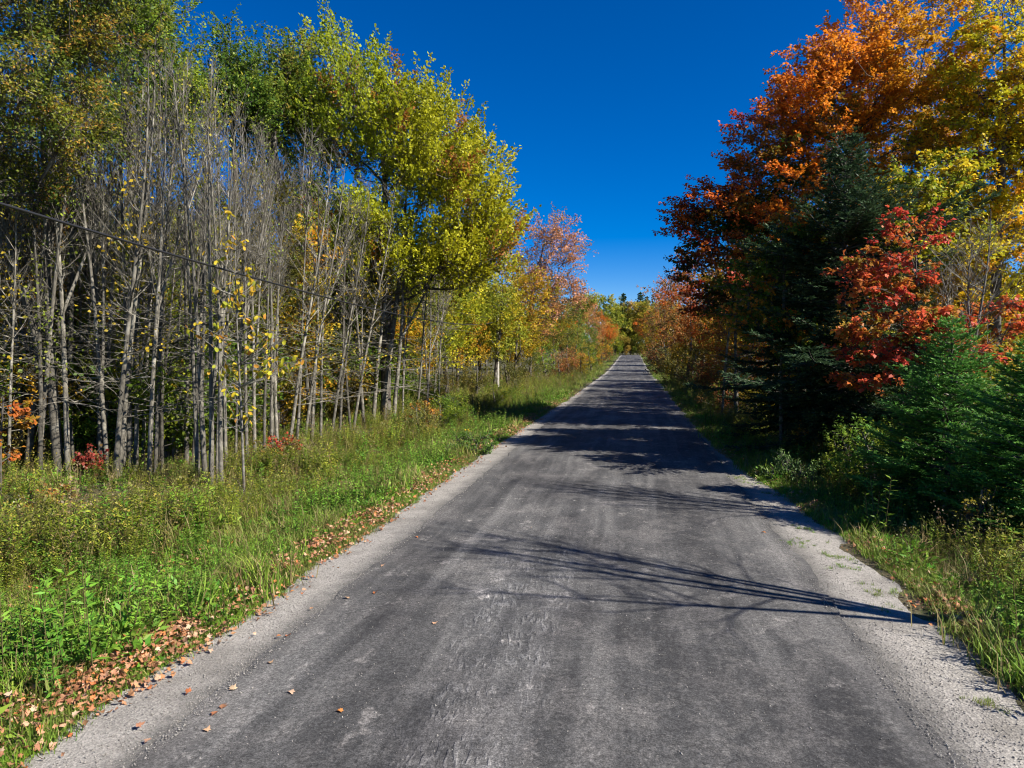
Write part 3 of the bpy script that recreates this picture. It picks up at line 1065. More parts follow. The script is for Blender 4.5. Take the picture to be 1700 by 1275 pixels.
for i, (px, py, wd, tpx, tpy) in enumerate(FRONT):
    x, y = G(px, py)
    dd = F * CAM_H / (py - 587.0)
    h = Z(tpy, dd)
    tx, ty = P(tpx, dd)
    dx, dy = tx - x, ty - y
    k = int(rngf.integers(0, 8))
    r_want = wd / F * dd / 2
    base_r = [0.075, 0.06, 0.09, 0.055, 0.07, 0.05, 0.08, 0.06][k]
    th = r_want / base_r / (h / 10)
    th = float(np.clip(th, 0.7, 1.7))
    kind_ = 'thick' if wd >= 9 else ('slender' if wd <= 5 else 'medium')
    ln = 'leaning' if tpx - px > 30 else 'upright'
    lab = f'{kind_} {ln} grey leafless stem, {ORD[i]} from the left along the stand\'s front row'
    shade = rngf.uniform(0.68, 1.2)
    put_bare(lab, x, y, h, k, 0.0, 'leafless grey trees of the stand', th, (-dy / h * 0.8, dx / h * 0.8), (shade, shade * 0.99, shade * 0.96))

# rows behind
back = []
for i in range(230):
    dd = rngf.uniform(17.5, 46) if i < 160 else rngf.uniform(30, 75)
    px = rngf.uniform(-60, 760 if dd > 28 else 560)
    x, y = P(px, dd)
    edge = np.interp(px, [-80, 0, 300, 560, 640, 760, 830], [15.5, 17, 19, 27, 33, 44, 64])
    if dd < edge or x > -11.0:
        continue
    back.append((dd - edge, px, dd, x, y))
back.sort()
ROWN = ['second', 'third', 'fourth', 'fifth', 'sixth', 'seventh', 'eighth']
per_row = 34
for rw in range(0, len(back), per_row):
    chunk = sorted(back[rw:rw + per_row], key=lambda b: b[1])
    for i, (_, px, dd, x, y) in enumerate(chunk):
        h = rngf.uniform(8.5, 13) * (1.0 if dd < 40 else 1.15)
        s = rngf.uniform(0.5, 1.0)
        put_bare(f'thin grey leafless stem, {ORD[i]} from the left in the stand\'s {ROWN[rw // per_row]} row', x, y, h, int(rngf.integers(0, 8)), rngf.uniform(0, 6.28), 'leafless grey stems behind the front row',
                 rngf.uniform(0.75, 1.3), (rngf.normal() * 0.04, rngf.normal() * 0.04), (s, s * 0.98, s * 0.94))
# slender stems beyond the spruce on the maple side
right_st = sorted([(rngf.uniform(1195, 1345), rngf.uniform(34, 48)) for _ in range(16)])
for i, (px, dd) in enumerate(right_st):
    x, y = P(px, dd)
    s = rngf.uniform(0.6, 1.1)
    put_bare(f'slender grey trunk in the grove beside the tall spruce, {ORD[i]} from the road', x, y, rngf.uniform(8, 11), int(rngf.integers(0, 8)), rngf.uniform(0, 6.28), 'slender trunks beside the tall spruce', rngf.uniform(0.9, 1.5),
             (rngf.normal() * 0.05, rngf.normal() * 0.05), (s, s, s))

# small maples growing into the tall spruce from both sides
loc, ms = hero(24, 1300, 22.5, [(1275, 450, 60, 40, 0, 1.2), (1315, 390, 40, 40, -0.5, 0.9), (1260, 530, 60, 34, -0.3, 1.0), (1330, 560, 50, 30, -1.5, 0.9), (1305, 620, 40, 22, -1.5, 0.8)], (1290, 400), 0.06, n_clump=130, shoots=5, shoot_len=0.45, per_shoot=13, leaf=0.115,
               colfn=pick((0, (0.06, 0.13, 0.015)), (0.5, (0.13, 0.2, 0.02)), (0.75, (0.42, 0.24, 0.02)), (1, (0.55, 0.16, 0.02))), up=0.15, spread=0.9, asc=0.15, lay=1.1, flat=0.5, fat_=0.14)
place('maple_tree', 'small green and orange maple growing against the road side of the tall spruce', 'tree', loc, ms)
loc, ms = hero(25, 1520, 23.0, [(1500, 330, 50, 50, 0, 1.2), (1545, 400, 60, 50, 0, 1.2), (1475, 400, 40, 40, -1.5, 0.9), (1560, 300, 45, 45, 0, 1.0)], (1515, 300), 0.07, n_clump=120, shoots=5, shoot_len=0.5, per_shoot=13, leaf=0.12,
               colfn=pick((0, (0.14, 0.21, 0.018)), (0.5, (0.32, 0.34, 0.02)), (1, (0.58, 0.42, 0.02))), up=0.2, spread=0.9, asc=0.15, lay=1.1, flat=0.5, fat_=0.14)
place('maple_tree', 'slim yellow-green maple squeezed between the tall spruce and the golden maple', 'tree', loc, ms)

# the bare trees at the right hand edge of the road: the one in view and the one whose shadow crosses the asphalt
bt = bare_mesh(160, 7.0, 0.055, 40, lean=(0.5, 0.2), start=0.3, ang=(0.6, 1.25), blen=0.30, wob=0.03, twig=7, fork=3)
x, y = P(1600, 17.2)
t = thing('bare_tree', 'small grey leafless tree with crooked spreading branches above the young firs', 'tree', (x, y, float(ground_z(x, y))))
link('trunk', bt[0], t); link('crown', bt[1], t)
bt2 = bare_mesh(161, 9.2, 0.095, 26, lean=(-0.9, 0.1), start=0.36, ang=(0.4, 1.0), blen=0.34, wob=0.022, twig=5, fork=4, thick=1.1)
t = thing('bare_tree', 'leafless tree out of frame whose branch shadow crosses the near asphalt', 'tree', (7.6, 7.95, float(ground_z(7.6, 7.95))))
link('trunk', bt2[0], t); link('crown', bt2[1], t)
t = thing('bare_tree', 'leafless tree out of frame whose thin shadow crosses the asphalt near the spruce', 'tree', (9.6, 13.35, float(ground_z(9.6, 13.35))), 0.6, 1.05)
link('trunk', bt2[0], t); link('crown', bt2[1], t)


# ================================================================== BACKGROUND WOODS
def generic(seed, h, colfn, crown_r, n=110, leaf=0.2, per=13, shoots=5, low=0.3, up=0.45, sl=1.0):
    rng = np.random.default_rng(seed)
    trunk = stem_path(rng, (0, 0, 0), (rng.normal() * 0.4, rng.normal() * 0.4, h * 0.9), 12, 0.02)
    ells = []
    for k in range(5):
        f = low + (0.95 - low) * (k + 0.5) / 5
        rr_ = crown_r * (1.15 - abs(f - 0.55) * 1.3)
        ells.append((rng.normal() * 0.3 * crown_r, rng.normal() * 0.3 * crown_r, h * f, rr_, rr_, h * 0.15))
    return make_tree(seed, ells, trunk, 0.16, n, shoots=shoots, shoot_len=sl, per_shoot=per, leaf=leaf, colfn=colfn, up=up, spread=0.55, twigs=False)


BG = {
    'green': generic(201, 14, pick((0, (0.06, 0.11, 0.015)), (0.6, (0.12, 0.18, 0.02)), (1, (0.21, 0.23, 0.025))), 3.0),
    'lime': generic(202, 13, pick((0, (0.15, 0.20, 0.02)), (0.6, (0.27, 0.29, 0.02)), (1, (0.42, 0.36, 0.02))), 2.8),
    'yellow': generic(203, 12, pick((0, (0.24, 0.20, 0.02)), (0.6, (0.50, 0.34, 0.02)), (1, (0.54, 0.23, 0.02))), 2.7),
    'orange': generic(204, 12, pick((0, (0.24, 0.17, 0.025)), (0.5, (0.52, 0.19, 0.025)), (1, (0.56, 0.13, 0.02))), 2.9),
    'rust': generic(205, 12, pick((0, (0.15, 0.11, 0.03)), (0.5, (0.36, 0.18, 0.05)), (1, (0.46, 0.20, 0.07))), 2.8, n=80, per=10),
    'olive': generic(206, 13, pick((0, (0.09, 0.10, 0.02)), (0.6, (0.18, 0.18, 0.028)), (1, (0.30, 0.22, 0.03))), 2.9),
    'hillgreen': generic(207, 16, pick((0, (0.11, 0.15, 0.018)), (0.6, (0.20, 0.25, 0.024)), (1, (0.32, 0.30, 0.03))), 4.6, n=150, leaf=0.34, low=0.03, per=13),
    'hillolive': generic(208, 15, pick((0, (0.22, 0.21, 0.03)), (0.6, (0.38, 0.32, 0.04)), (1, (0.5, 0.32, 0.08))), 4.4, n=140, leaf=0.34, low=0.03, per=13),
}
SH = {   # shrubs
    'green': generic(301, 3.2, pick((0, (0.06, 0.12, 0.015)), (0.6, (0.14, 0.22, 0.022)), (1, (0.24, 0.27, 0.025))), 1.4, n=70, leaf=0.11, per=11, shoots=5, low=0.12, sl=0.5),
    'yellow': generic(302, 3.0, pick((0, (0.16, 0.17, 0.02)), (0.5, (0.36, 0.28, 0.02)), (1, (0.50, 0.27, 0.02))), 1.3, n=60, leaf=0.11, per=10, shoots=5, low=0.12, sl=0.5),
    'rust': generic(303, 2.8, pick((0, (0.11, 0.10, 0.03)), (0.5, (0.26, 0.12, 0.035)), (1, (0.36, 0.09, 0.03))), 1.3, n=55, leaf=0.11, per=9, shoots=5, low=0.12, sl=0.5),
    'orange': generic(305, 3.0, pick((0, (0.26, 0.20, 0.025)), (0.5, (0.54, 0.2, 0.025)), (1, (0.58, 0.13, 0.02))), 1.3, n=60, leaf=0.11, per=10, shoots=5, low=0.12, sl=0.5),
    'olive': generic(304, 3.0, pick((0, (0.08, 0.085, 0.02)), (0.5, (0.15, 0.14, 0.03)), (1, (0.22, 0.17, 0.04))), 1.3, n=60, leaf=0.10, per=10, shoots=5, low=0.12, sl=0.5),
}
KINDNAME = {'hillgreen': 'full green', 'hillolive': 'full olive', 'green': 'deep green', 'lime': 'lime green', 'yellow': 'golden yellow', 'orange': 'bright orange', 'rust': 'thin rust-brown', 'olive': 'dull olive'}
PROTO = {}


def bg_tree(kind, x, y, h, label, group, tint=None, lib=BG, name='broadleaf_tree', cat='tree', base_h=None):
    key = (id(lib), kind)
    ref = {'hillgreen': 16, 'hillolive': 15, 'green': 14, 'lime': 13, 'yellow': 12, 'orange': 12, 'rust': 12, 'olive': 13} if lib is BG else {'green': 3.2, 'yellow': 3.0, 'orange': 3.0, 'rust': 2.8, 'olive': 3.0}
    sc = h / ref[kind]
    z = float(ground_z(x, y)) - 0.05
    rz = float(RNG.uniform(0, 6.28))
    if key not in PROTO:
        t = thing(name, label, cat, (x, y, z), rz, sc, group)
        link('trunk', lib[kind][0], t)
        link('crown', lib[kind][1], t, tint or (1, 1, 1))
        PROTO[key] = t
        return t
    t = dup(PROTO[key], (x, y, z), rz, sc, label, group, tint or (1, 1, 1))
    t.name = name
    t['category'] = cat
    return t


rngb = np.random.default_rng(77)
rows = []


def vary():
    return tuple(np.clip(rngb.uniform(0.8, 1.2) * rngb.uniform(0.9, 1.1, 3), 0.6, 1.4))


# right roadside, beyond the orange maple: px, distance, top row, kind
RIGHT = [(1175, 50, 470, 'rust'), (1205, 44, 490, 'orange'), (1235, 40, 500, 'yellow'), (1275, 38, 520, 'orange'), (1300, 43, 480, 'rust'), (1190, 56, 550, 'yellow'), (1120, 120, 470, 'orange'), (1100, 150, 480, 'rust'), (1150, 95, 440, 'rust'), (1165, 78, 455, 'orange'), (1205, 64, 470, 'orange'), (1240, 52, 480, 'orange'),
         (1080, 210, 505, 'green'), (1090, 175, 500, 'yellow'), (1290, 46, 520, 'yellow'), (1250, 75, 440, 'orange'), (1320, 60, 430, 'yellow'), (1072, 250, 508, 'orange')]
RIGHT.sort(key=lambda r: r[1])
seen_kind = {}
for px, dd, ty, kind in RIGHT:
    x, y = P(px, dd)
    x = max(x, 6.9)
    i = seen_kind[kind] = seen_kind.get(kind, 0) + 1
    bg_tree(kind, x, y, Z(ty, dd) - float(ground_z(x, y)), f'{KINDNAME[kind]} roadside tree past the tallest orange maple, {ORD[i - 1]} of its colour', 'trees along the road beyond the orange maple', vary())
# left roadside beyond the pink oak
LEFT = [(700, 46, 440, 'lime'), (745, 48, 420, 'lime'), (820, 58, 430, 'lime'), (855, 64, 440, 'yellow'), (600, 42, 430, 'lime'), (660, 42, 470, 'yellow'), (540, 40, 420, 'green'), (845, 68, 450, 'yellow'), (800, 60, 430, 'lime'), (760, 56, 470, 'yellow'), (905, 100, 500, 'lime'), (940, 125, 490, 'olive'), (955, 150, 515, 'green'), (975, 190, 520, 'rust'), (985, 165, 540, 'green'),
        (990, 230, 512, 'rust'), (1000, 265, 520, 'orange'), (880, 88, 470, 'rust'), (920, 112, 470, 'olive'), (1010, 290, 530, 'lime')]
LEFT.sort(key=lambda r: r[1])
seen_kind = {}
for px, dd, ty, kind in LEFT:
    x, y = P(px, dd)
    x = min(x, -8.5)
    i = seen_kind[kind] = seen_kind.get(kind, 0) + 1
    bg_tree(kind, x, y, Z(ty, dd) - float(ground_z(x, y)), f'{KINDNAME[kind]} roadside tree near the pink-orange oak, {ORD[i - 1]} of its colour going away', 'trees near the pink oak along the road', vary())
# the far hill closing the road
FAR = [(940, 335, 505, 'hillolive'), (962, 322, 500, 'hillgreen'), (985, 345, 492, 'hillolive'), (1002, 318, 492, 'hillgreen'), (1018, 360, 502, 'lime'), (1024, 335, 508, 'hillgreen'), (1034, 350, 512, 'hillgreen'),
       (1046, 345, 507, 'hillolive'), (1056, 330, 512, 'hillgreen'), (1070, 340, 506, 'hillgreen'), (1084, 325, 505, 'hillolive'), (1104, 335, 505, 'hillgreen'),
       (1008, 300, 545, 'hillolive'), (1022, 303, 556, 'hillgreen'), (1034, 305, 562, 'hillolive'), (1046, 303, 564, 'hillolive'), (1058, 304, 558, 'hillgreen'), (1072, 300, 545, 'hillolive'), (1040, 299, 578, 'hillolive'), (1052, 298, 580, 'hillgreen'), (1028, 298, 578, 'hillgreen')]
FAR.sort()
for i, (px, dd, ty, kind) in enumerate(FAR):
    x, y = P(px, dd)
    bg_tree(kind, x, y, Z(ty - 5, dd) - float(ground_z(x, y)), f'{KINDNAME[kind]} tree on the far hill closing the road, {ORD[i]} from the left up there', 'trees on the far hill', vary())
for i, (px, dd, ty) in enumerate([(1034, 345, 488), (1062, 350, 486), (1073, 352, 493)]):
    x, y = P(px, dd)
    gz_ = float(ground_z(x, y))
    lab = ['small pointed far pine standing alone over the end of the road', 'broad far pine right of the lone pointed one over the road end', 'lower far pine touching the broad one over the road end'][i]
    t = thing('pine_tree', lab, 'tree', (x, y, gz_), i * 1.3, (Z(ty, dd) - gz_) / 16)
    link('trunk', pine_far[0], t); link('crown', pine_far[1], t, (1, 1, 1))

# deep woods on both sides
def woods(lst, where, group):
    cnt = {}
    for (px, dd, x, y, h, kind) in sorted(lst):
        n_ = cnt[kind] = cnt.get(kind, 0) + 1
        bg_tree(kind, x, y, h, f'{KINDNAME[kind]} tree in {where}, {ORD[n_ - 1]} of its colour from left', group, vary())


kinds_l = ['green', 'green', 'olive', 'lime', 'yellow', 'lime', 'green', 'lime']
lst = []
for i in range(225):
    if i < 105:
        dd = rngb.uniform(28, 110); px = rngb.uniform(-150, 900)
    else:
        dd = rngb.uniform(20, 36); px = rngb.uniform(-120, 600)
    x, y = P(px, dd)
    if x > -13.2 - 0.02 * y or (dd < 34 and px > 520):
        continue
    if dd <= 36 and dd < np.interp(px, [-80, 0, 300, 560, 640], [18, 19.5, 22, 30, 37]):
        continue
    h = rngb.uniform(10, 13.5) if i < 105 else rngb.uniform(4.5, 9.0)
    if 110 < px < 260 and i < 105:
        h *= 0.8
    lst.append((px, dd, x, y, h, kinds_l[int(rngb.integers(0, len(kinds_l)))]))
woods(lst, 'woods behind leafless stand', 'woods behind the leafless stand')
kinds_r = ['orange', 'yellow', 'green', 'rust', 'yellow', 'lime', 'olive']
lst = []
for i in range(80):
    dd = rngb.uniform(28, 130); px = rngb.uniform(1130, 1900)
    x, y = P(px, dd)
    if x < 9.5 or (dd < 33 and px < 1500):
        continue
    lst.append((px, dd, x, y, rngb.uniform(5.5, 8) if px > 1480 and dd < 60 else rngb.uniform(9, 13), kinds_r[int(rngb.integers(0, len(kinds_r)))]))
woods(lst, 'woods behind tallest orange maple', 'woods behind the orange and golden maples')
lst = []
for i in range(60):
    y = rngb.uniform(110, 300); sd = rngb.choice([-1, 1]); x = RC + sd * rngb.uniform(11, 45)
    dd = y * cs - x * sn
    lst.append((850 + F * (x * cs + y * sn) / dd, dd, x, y, rngb.uniform(9, 13), kinds_r[int(rngb.integers(0, len(kinds_r)))]))
woods(lst, 'far woods along the road', 'far woods on both sides of the road')

# shrubs at the wood's edge
SHR = [(698, 28.8, 690, 'olive'), (730, 30.5, 672, 'green'), (758, 33, 668, 'green'), (790, 37, 655, 'olive'), (822, 44, 645, 'green'), (855, 54, 630, 'olive'), (1215, 36, 630, 'rust'), (1255, 35, 640, 'yellow'), (705, 40, 625, 'green'), (735, 44, 610, 'olive'), (790, 52, 600, 'olive'), (845, 62, 590, 'olive'), (875, 75, 580, 'olive'), (905, 90, 570, 'green'), (930, 85, 590, 'rust'), (945, 105, 580, 'rust'), (955, 120, 585, 'yellow'),
       (968, 105, 590, 'yellow'), (985, 130, 575, 'green'), (1000, 150, 570, 'yellow'), (1010, 175, 575, 'rust'), (1018, 210, 575, 'green'),
       (1075, 150, 570, 'rust'), (1090, 120, 565, 'yellow'), (1105, 105, 560, 'rust'), (1120, 90, 570, 'olive'), (1140, 72, 570, 'yellow'), (1165, 60, 580, 'olive'), (1190, 55, 590, 'rust'), (1210, 50, 600, 'olive'), (1070, 200, 575, 'olive')]
SHR.sort()
NM_ = {'orange': 'bright orange', 'green': 'green', 'yellow': 'golden', 'rust': 'reddish brown', 'olive': 'dull olive'}
for i, (px, dd, ty, kind) in enumerate(SHR):
    x, y = P(px, dd)
    if px < 1040:
        x = min(x, -7.6)
    else:
        x = max(x, 5.4)
    side = 'pink-oak side' if px < 1040 else 'maple side'
    nm = NM_[kind]
    bg_tree(kind, x, y, max(Z(ty, dd) - float(ground_z(x, y)), 1.5), f'{nm} roadside shrub on the far stretch, {ORD[i]} from the left', 'shrubs along the far roadside', vary(), SH, 'roadside_shrub', 'shrub')
# understory inside the stand
lst = []
for i in range(110):
    px = rngb.uniform(-60, 660)
    dd = np.interp(px, [-80, 0, 300, 560, 640], [17.2, 18.6, 21.0, 32.5, 40]) + 7.0 * rngb.random() ** 1.5
    lst.append((px, dd, ['green', 'green', 'olive', 'green', 'yellow'][int(rngb.integers(0, 5))], rngb.uniform(1.5, 3.0) + 0.22 * rngb.random() * min(dd - 17, 9)))
cnt = {}
NM = {'green': 'green', 'yellow': 'golden', 'rust': 'reddish brown', 'olive': 'dull olive'}
for (px, dd, kind, h) in sorted(lst):
    n_ = cnt[kind] = cnt.get(kind, 0) + 1
    x, y = P(px, dd)
    bg_tree(kind, x, y, h, f'{NM[kind]} understory bush among leafless stems, {ORD[n_ - 1]} of its colour from left', 'understory bushes in the leafless stand', vary(), SH, 'understory_bush', 'bush')
for i, (px, dd, h, kind) in enumerate(sorted([(1425, 17.0, 1.6, 'green'), (1465, 16.0, 1.9, 'green'), (1440, 20.5, 2.2, 'green'), (1500, 22, 2.6, 'green'), (1560, 21, 3.0, 'green'), (1620, 19, 3.0, 'olive'), (1660, 18, 3.0, 'green'), (1480, 26, 3.4, 'olive'), (1390, 24, 2.4, 'olive'), (1545, 27, 4, 'yellow'), (1640, 24, 4, 'yellow'), (1300, 33, 2.2, 'olive'), (1250, 37, 2.2, 'green')])):
    x, y = P(px, dd)
    bg_tree(kind, x, y, h, f'{NM[kind]} bush shaded by the spruce and young firs, {ORD[i]} from the road', 'shaded bushes around spruce and firs', vary(), SH, 'shade_bush', 'bush')

# ================================================================== near saplings
def sapling(seed, base_px, dist, ell_px, top, r, **kw):
    return hero(seed, base_px, dist, ell_px, top, r, **kw)


colRed = pick((0, (0.26, 0.20, 0.02)), (0.25, (0.50, 0.19, 0.03)), (0.6, (0.58, 0.12, 0.04)), (1, (0.44, 0.05, 0.035)))
loc, ms = hero(51, 1545, 17.9, [(1480, 470, 62, 55, 0, 1.0), (1500, 400, 45, 36, 0, 0.8), (1540, 545, 50, 36, -0.6, 0.8), (1470, 575, 85, 36, -0.4, 0.9), (1610, 545, 65, 40, 0.2, 0.9), (1440, 460, 40, 26, 0, 0.6), (1580, 590, 60, 26, -0.3, .7), (1655, 500, 36, 22, 0.3, .6), (1425, 545, 40, 18, -.3, .6), (1450, 630, 60, 16, -.3, .7)],
               (1520, 420), 0.05, n_clump=150, shoots=4, shoot_len=0.42, per_shoot=15, leaf=0.115, colfn=colRed, up=0.1, spread=0.9, lay=1.3, asc=0.1, flat=0.5)
place('maple_sapling', 'scarlet maple sapling with layered sprays between spruce and young firs', 'tree', loc, ms)
loc, ms = hero(52, -6, 15.2, [(15, 690, 28, 26, 0, 0.4), (-10, 740, 40, 30, 0, 0.4)], (4, 660), 0.02, n_clump=16, shoots=4, shoot_len=0.25, per_shoot=9, leaf=0.10,
               colfn=pick((0, (0.2, 0.2, 0.02)), (0.4, (0.40, 0.17, 0.02)), (1, (0.36, 0.09, 0.02))), up=0, spread=1, lay=1, flat=0.5)
place('maple_sapling', 'small orange-leaved sapling at the far left below the olive-leaved tree', 'tree', loc, ms)
for j, (px, dd, py, rx, c_, lab) in enumerate([
        (142, 17.2, 766, 7, pick((0, (0.12, 0.10, 0.02)), (0.5, (0.22, 0.05, 0.03)), (1, (0.3, 0.04, 0.03))), 'small crimson-leaved seedling at the feet of the grey stems'),
        (84, 15.0, 838, 26, pick((0, (0.2, .1, .03)), (1, (0.42, 0.2, 0.05))), 'brownish orange low shrub in the weeds before the leafless stand'),
        (462, 21.0, 745, 26, pick((0, (0.36, 0.04, .03)), (0.6, (.3, .14, .03)), (1, (0.12, 0.13, 0.03))), 'red-flecked young shrub under the yellow-leaved birch sapling'),
        (705, 30.0, 690, 26, pick((0, (0.22, 0.2, .02)), (1, (0.5, 0.16, 0.03))), 'orange-tinged bush beside the road weeds below the large maple'),
        (1352, 21.0, 735, 24, pick((0, (0.2, 0.15, .02)), (1, (0.36, 0.17, 0.03))), 'ochre-leaved low bush in the shade near the tall spruce')]):
    loc, ms = hero(60 + j, px, dd, [(px, py, rx, rx * 0.9, 0, rx / F * dd)], (px, py - 8), 0.02, n_clump=16, shoots=4, shoot_len=0.26, per_shoot=9, leaf=0.09, colfn=c_, up=0.2, spread=0.8)
    place('low_shrub', lab, 'shrub', loc, ms)
loc, ms = hero(70, 1320, 17.5, [(1320, 800, 45, 34, 0, 0.6)], (1320, 785), 0.02, n_clump=46, shoots=5, shoot_len=0.26, per_shoot=11, leaf=0.075, width=0.5,
               colfn=pick((0, (0.07, 0.14, 0.04)), (1, (0.16, 0.25, 0.07))), up=0.7, spread=0.5)
place('low_shrub', 'fresh green leafy bush at the gravel edge in front of the spruce shade', 'shrub', loc, ms)
loc, ms = hero(71, 790, 22.3, [(792, 742, 38, 20, 0, 0.7), (765, 752, 28, 16, 0, 0.5)], (790, 735), 0.02, n_clump=46, shoots=5, shoot_len=0.24, per_shoot=11, leaf=0.075, width=0.5,
               colfn=lambda pos, r, c, s, rng: np.where((pos[:, 2] > 0.75)[:, None] & (c > .5)[:, None], np.array([[0.5, .36, .02]]), lerp((0.07, .16, .02), (.13, .23, .03), c)), up=0.6, spread=0.5)
place('low_shrub', 'low green clump topped with yellow flowers where the tree shadow meets the verge', 'shrub', loc, ms)
loc, ms = hero(72, 1632, 11.6, [(1632, 880, 36, 46, 0, 0.35), (1655, 850, 16, 36, 0, 0.2), (1612, 860, 14, 40, 0, 0.2)], (1640, 815), 0.014, n_clump=34, shoots=4, shoot_len=0.2, per_shoot=9, leaf=0.055, width=0.6,
               colfn=pick((0, (0.16, 0.17, 0.03)), (0.6, (0.34, 0.26, 0.03)), (1, (0.3, 0.13, 0.03))), up=0.8, spread=0.4)
place('low_shrub', 'straw-yellow upright shrub in the sunny weeds before the young firs', 'shrub', loc, ms)

# yellow birch sapling: each leaf is a part
def leaf_part_mesh(name, L, W, col, seed):
    rng = np.random.default_rng(seed)
    mb = MB()
    a = np.linspace(0, 2 * np.pi, 10, endpoint=False)
    r = 0.5 + 0.06 * np.cos(2 * a) + rng.normal(size=10) * 0.02
    v = np.stack([np.cos(a) * r * L + L * 0.5, np.sin(a) * r * W, 0.16 * L * np.abs(np.sin(a)) + 0.1 * L * np.cos(a) ** 2], 1)
    v = np.concatenate([v, [[L * 0.5, 0, 0]]])
    f = np.stack([np.arange(10), (np.arange(10) + 1) % 10, np.full(10, 10)], 1)
    mb.add(v, f, np.array(col))
    return mb.mesh(name, M_LEAF)


BL = [leaf_part_mesh('leaf', 0.13, 0.105, c, i) for i, c in enumerate([(0.52, 0.40, 0.03), (0.42, 0.40, 0.03), (0.55, 0.34, 0.03), (0.30, 0.32, 0.03), (0.50, 0.24, 0.04)])]
rng = np.random.default_rng(88)
bd = 16.4
bx, by = P(402, bd)
bz = float(ground_z(bx, by))
birch = thing('birch_sapling', 'slim sapling with scattered yellow leaves in front of the leafless stand', 'tree', (bx, by, bz))
clumps = [(395, 395, 28), (385, 350, 14), (372, 420, 22), (410, 440, 22), (400, 480, 42), (428, 470, 18), (385, 500, 30), (430, 520, 34), (350, 545, 40), (395, 560, 40), (445, 555, 36), (470, 590, 30), (360, 605, 34), (430, 600, 50), (500, 600, 16), (375, 640, 22), (405, 680, 40), (380, 690, 18), (425, 640, 24), (480, 560, 18), (338, 470, 16)]
ends_ = []
trunk = stem_path(rng, (0, 0, 0), (P(395, bd)[0] - bx, P(395, bd)[1] - by, Z(340, bd) - bz), 14, 0.012)
wd_ = MB()
polytube(wd_, trunk, np.linspace(0.035, 0.006, 14), 7)
n_leaf = 0
for (px, py, rp) in clumps:
    for q in range(max(int(rp / 8), 2)):
        dd = bd + rng.normal() * 0.5
        qx, qy = P(px + rng.normal() * rp * 0.55, dd)
        e_ = np.array([qx - bx, qy - by, Z(py + rng.normal() * rp * 0.22, dd) - bz])
        k = int(np.argmin(np.abs(trunk[:, 2] - (e_[2] - 0.45))))
        mid = (trunk[k] + e_) / 2 + np.array([0, 0, -0.05])
        tubes(wd_, [trunk[k], mid], [mid, e_], [0.011, 0.008], [0.008, 0.005], 4)
        for _ in range(5):
            if n_leaf >= 290:
                break
            f = rng.uniform(0.25, 1.05)
            pos = mid + (e_ - mid) * f + rng.normal(size=3) * 0.05
            lo = link('leaf', BL[int(rng.choice(5, p=[.34, .2, .22, .12, .12]))], birch, (1, 1, 1))
            lo.location = pos
            lo.rotation_euler = (rng.normal() * 0.7, rng.normal() * 0.5 + 0.75, rng.uniform(0, 6.28))
            s_ = rng.uniform(0.7, 1.15)
            lo.scale = (s_, s_, s_)
            n_leaf += 1
link('trunk', wd_.mesh('trunk', M_BARK_GREY, True), birch)

# utility pole and wire
px_, dd_ = 826, 60.0
ux, uy = P(px_, dd_)
uz = float(ground_z(ux, uy))
pole = thing('utility_pole', 'pale wooden utility pole at the wood edge carrying the overhead wire', 'utility pole', (ux, uy, uz))
mb = MB()
polytube(mb, [(0, 0, -0.2), (0, 0, 3), (0, 0, 6.9)], [0.15, 0.14, 0.12], 10)
mb.add([(0.12 * math.cos(a_), 0.12 * math.sin(a_), 6.9) for a_ in np.linspace(0, 6.283, 10, endpoint=False)], [list(range(10))])
link('post', mb.mesh('post', M_BIRCH, True), pole)
mb = MB()
polytube(mb, [(0.0, -0.13, 6.1), (0.0, -0.22, 6.1), (0.0, -0.24, 6.18)], [0.03, 0.045, 0.03], 8)
link('insulator', mb.mesh('insulator', M_BARK_DARK, True), pole)
m, t_ = mat('black_cable')
p_ = N(t_, 'ShaderNodeBsdfPrincipled')
p_.inputs['Base Color'].default_value = (0.012, 0.012, 0.013, 1)
p_.inputs['Roughness'].default_value = 0.5
t_.links.new(p_.outputs[0], N(t_, 'ShaderNodeOutputMaterial').inputs[0])
p1 = np.array([ux, uy - 0.24, uz + 6.18])
pa = np.array([*P(0, 10.9), Z(338, 10.9)])
pb = np.array([*P(345, 16.0), Z(440, 16.0)])
mb = MB()
# parabola through the two seen places and the pole, carried on behind the camera
T = np.array([pa[1], pb[1], p1[1]])
cz = np.polyfit(T, [pa[2], pb[2], p1[2]], 2)
cx = np.polyfit(T, [pa[0], pb[0], p1[0]], 2)
yy = np.linspace(-20, p1[1], 90)
pts = np.stack([np.polyval(cx, yy), yy, np.polyval(cz, yy)], 1)
polytube(mb, pts, 0.025, 6)
yy = np.linspace(p1[1], p1[1] + 50, 40)
s_ = (yy - p1[1]) / 50
pts = np.stack([p1[0] + 2.0 * s_, yy, p1[2] + 0.3 * s_ - 1.2 * s_ * (1 - s_)], 1)
polytube(mb, pts, 0.017, 6)
o = link('utility_wire', mb.mesh('utility_wire', m, True))
tag(o, 'thin black overhead wire running past the leafless stand to the pale pole', 'wire')


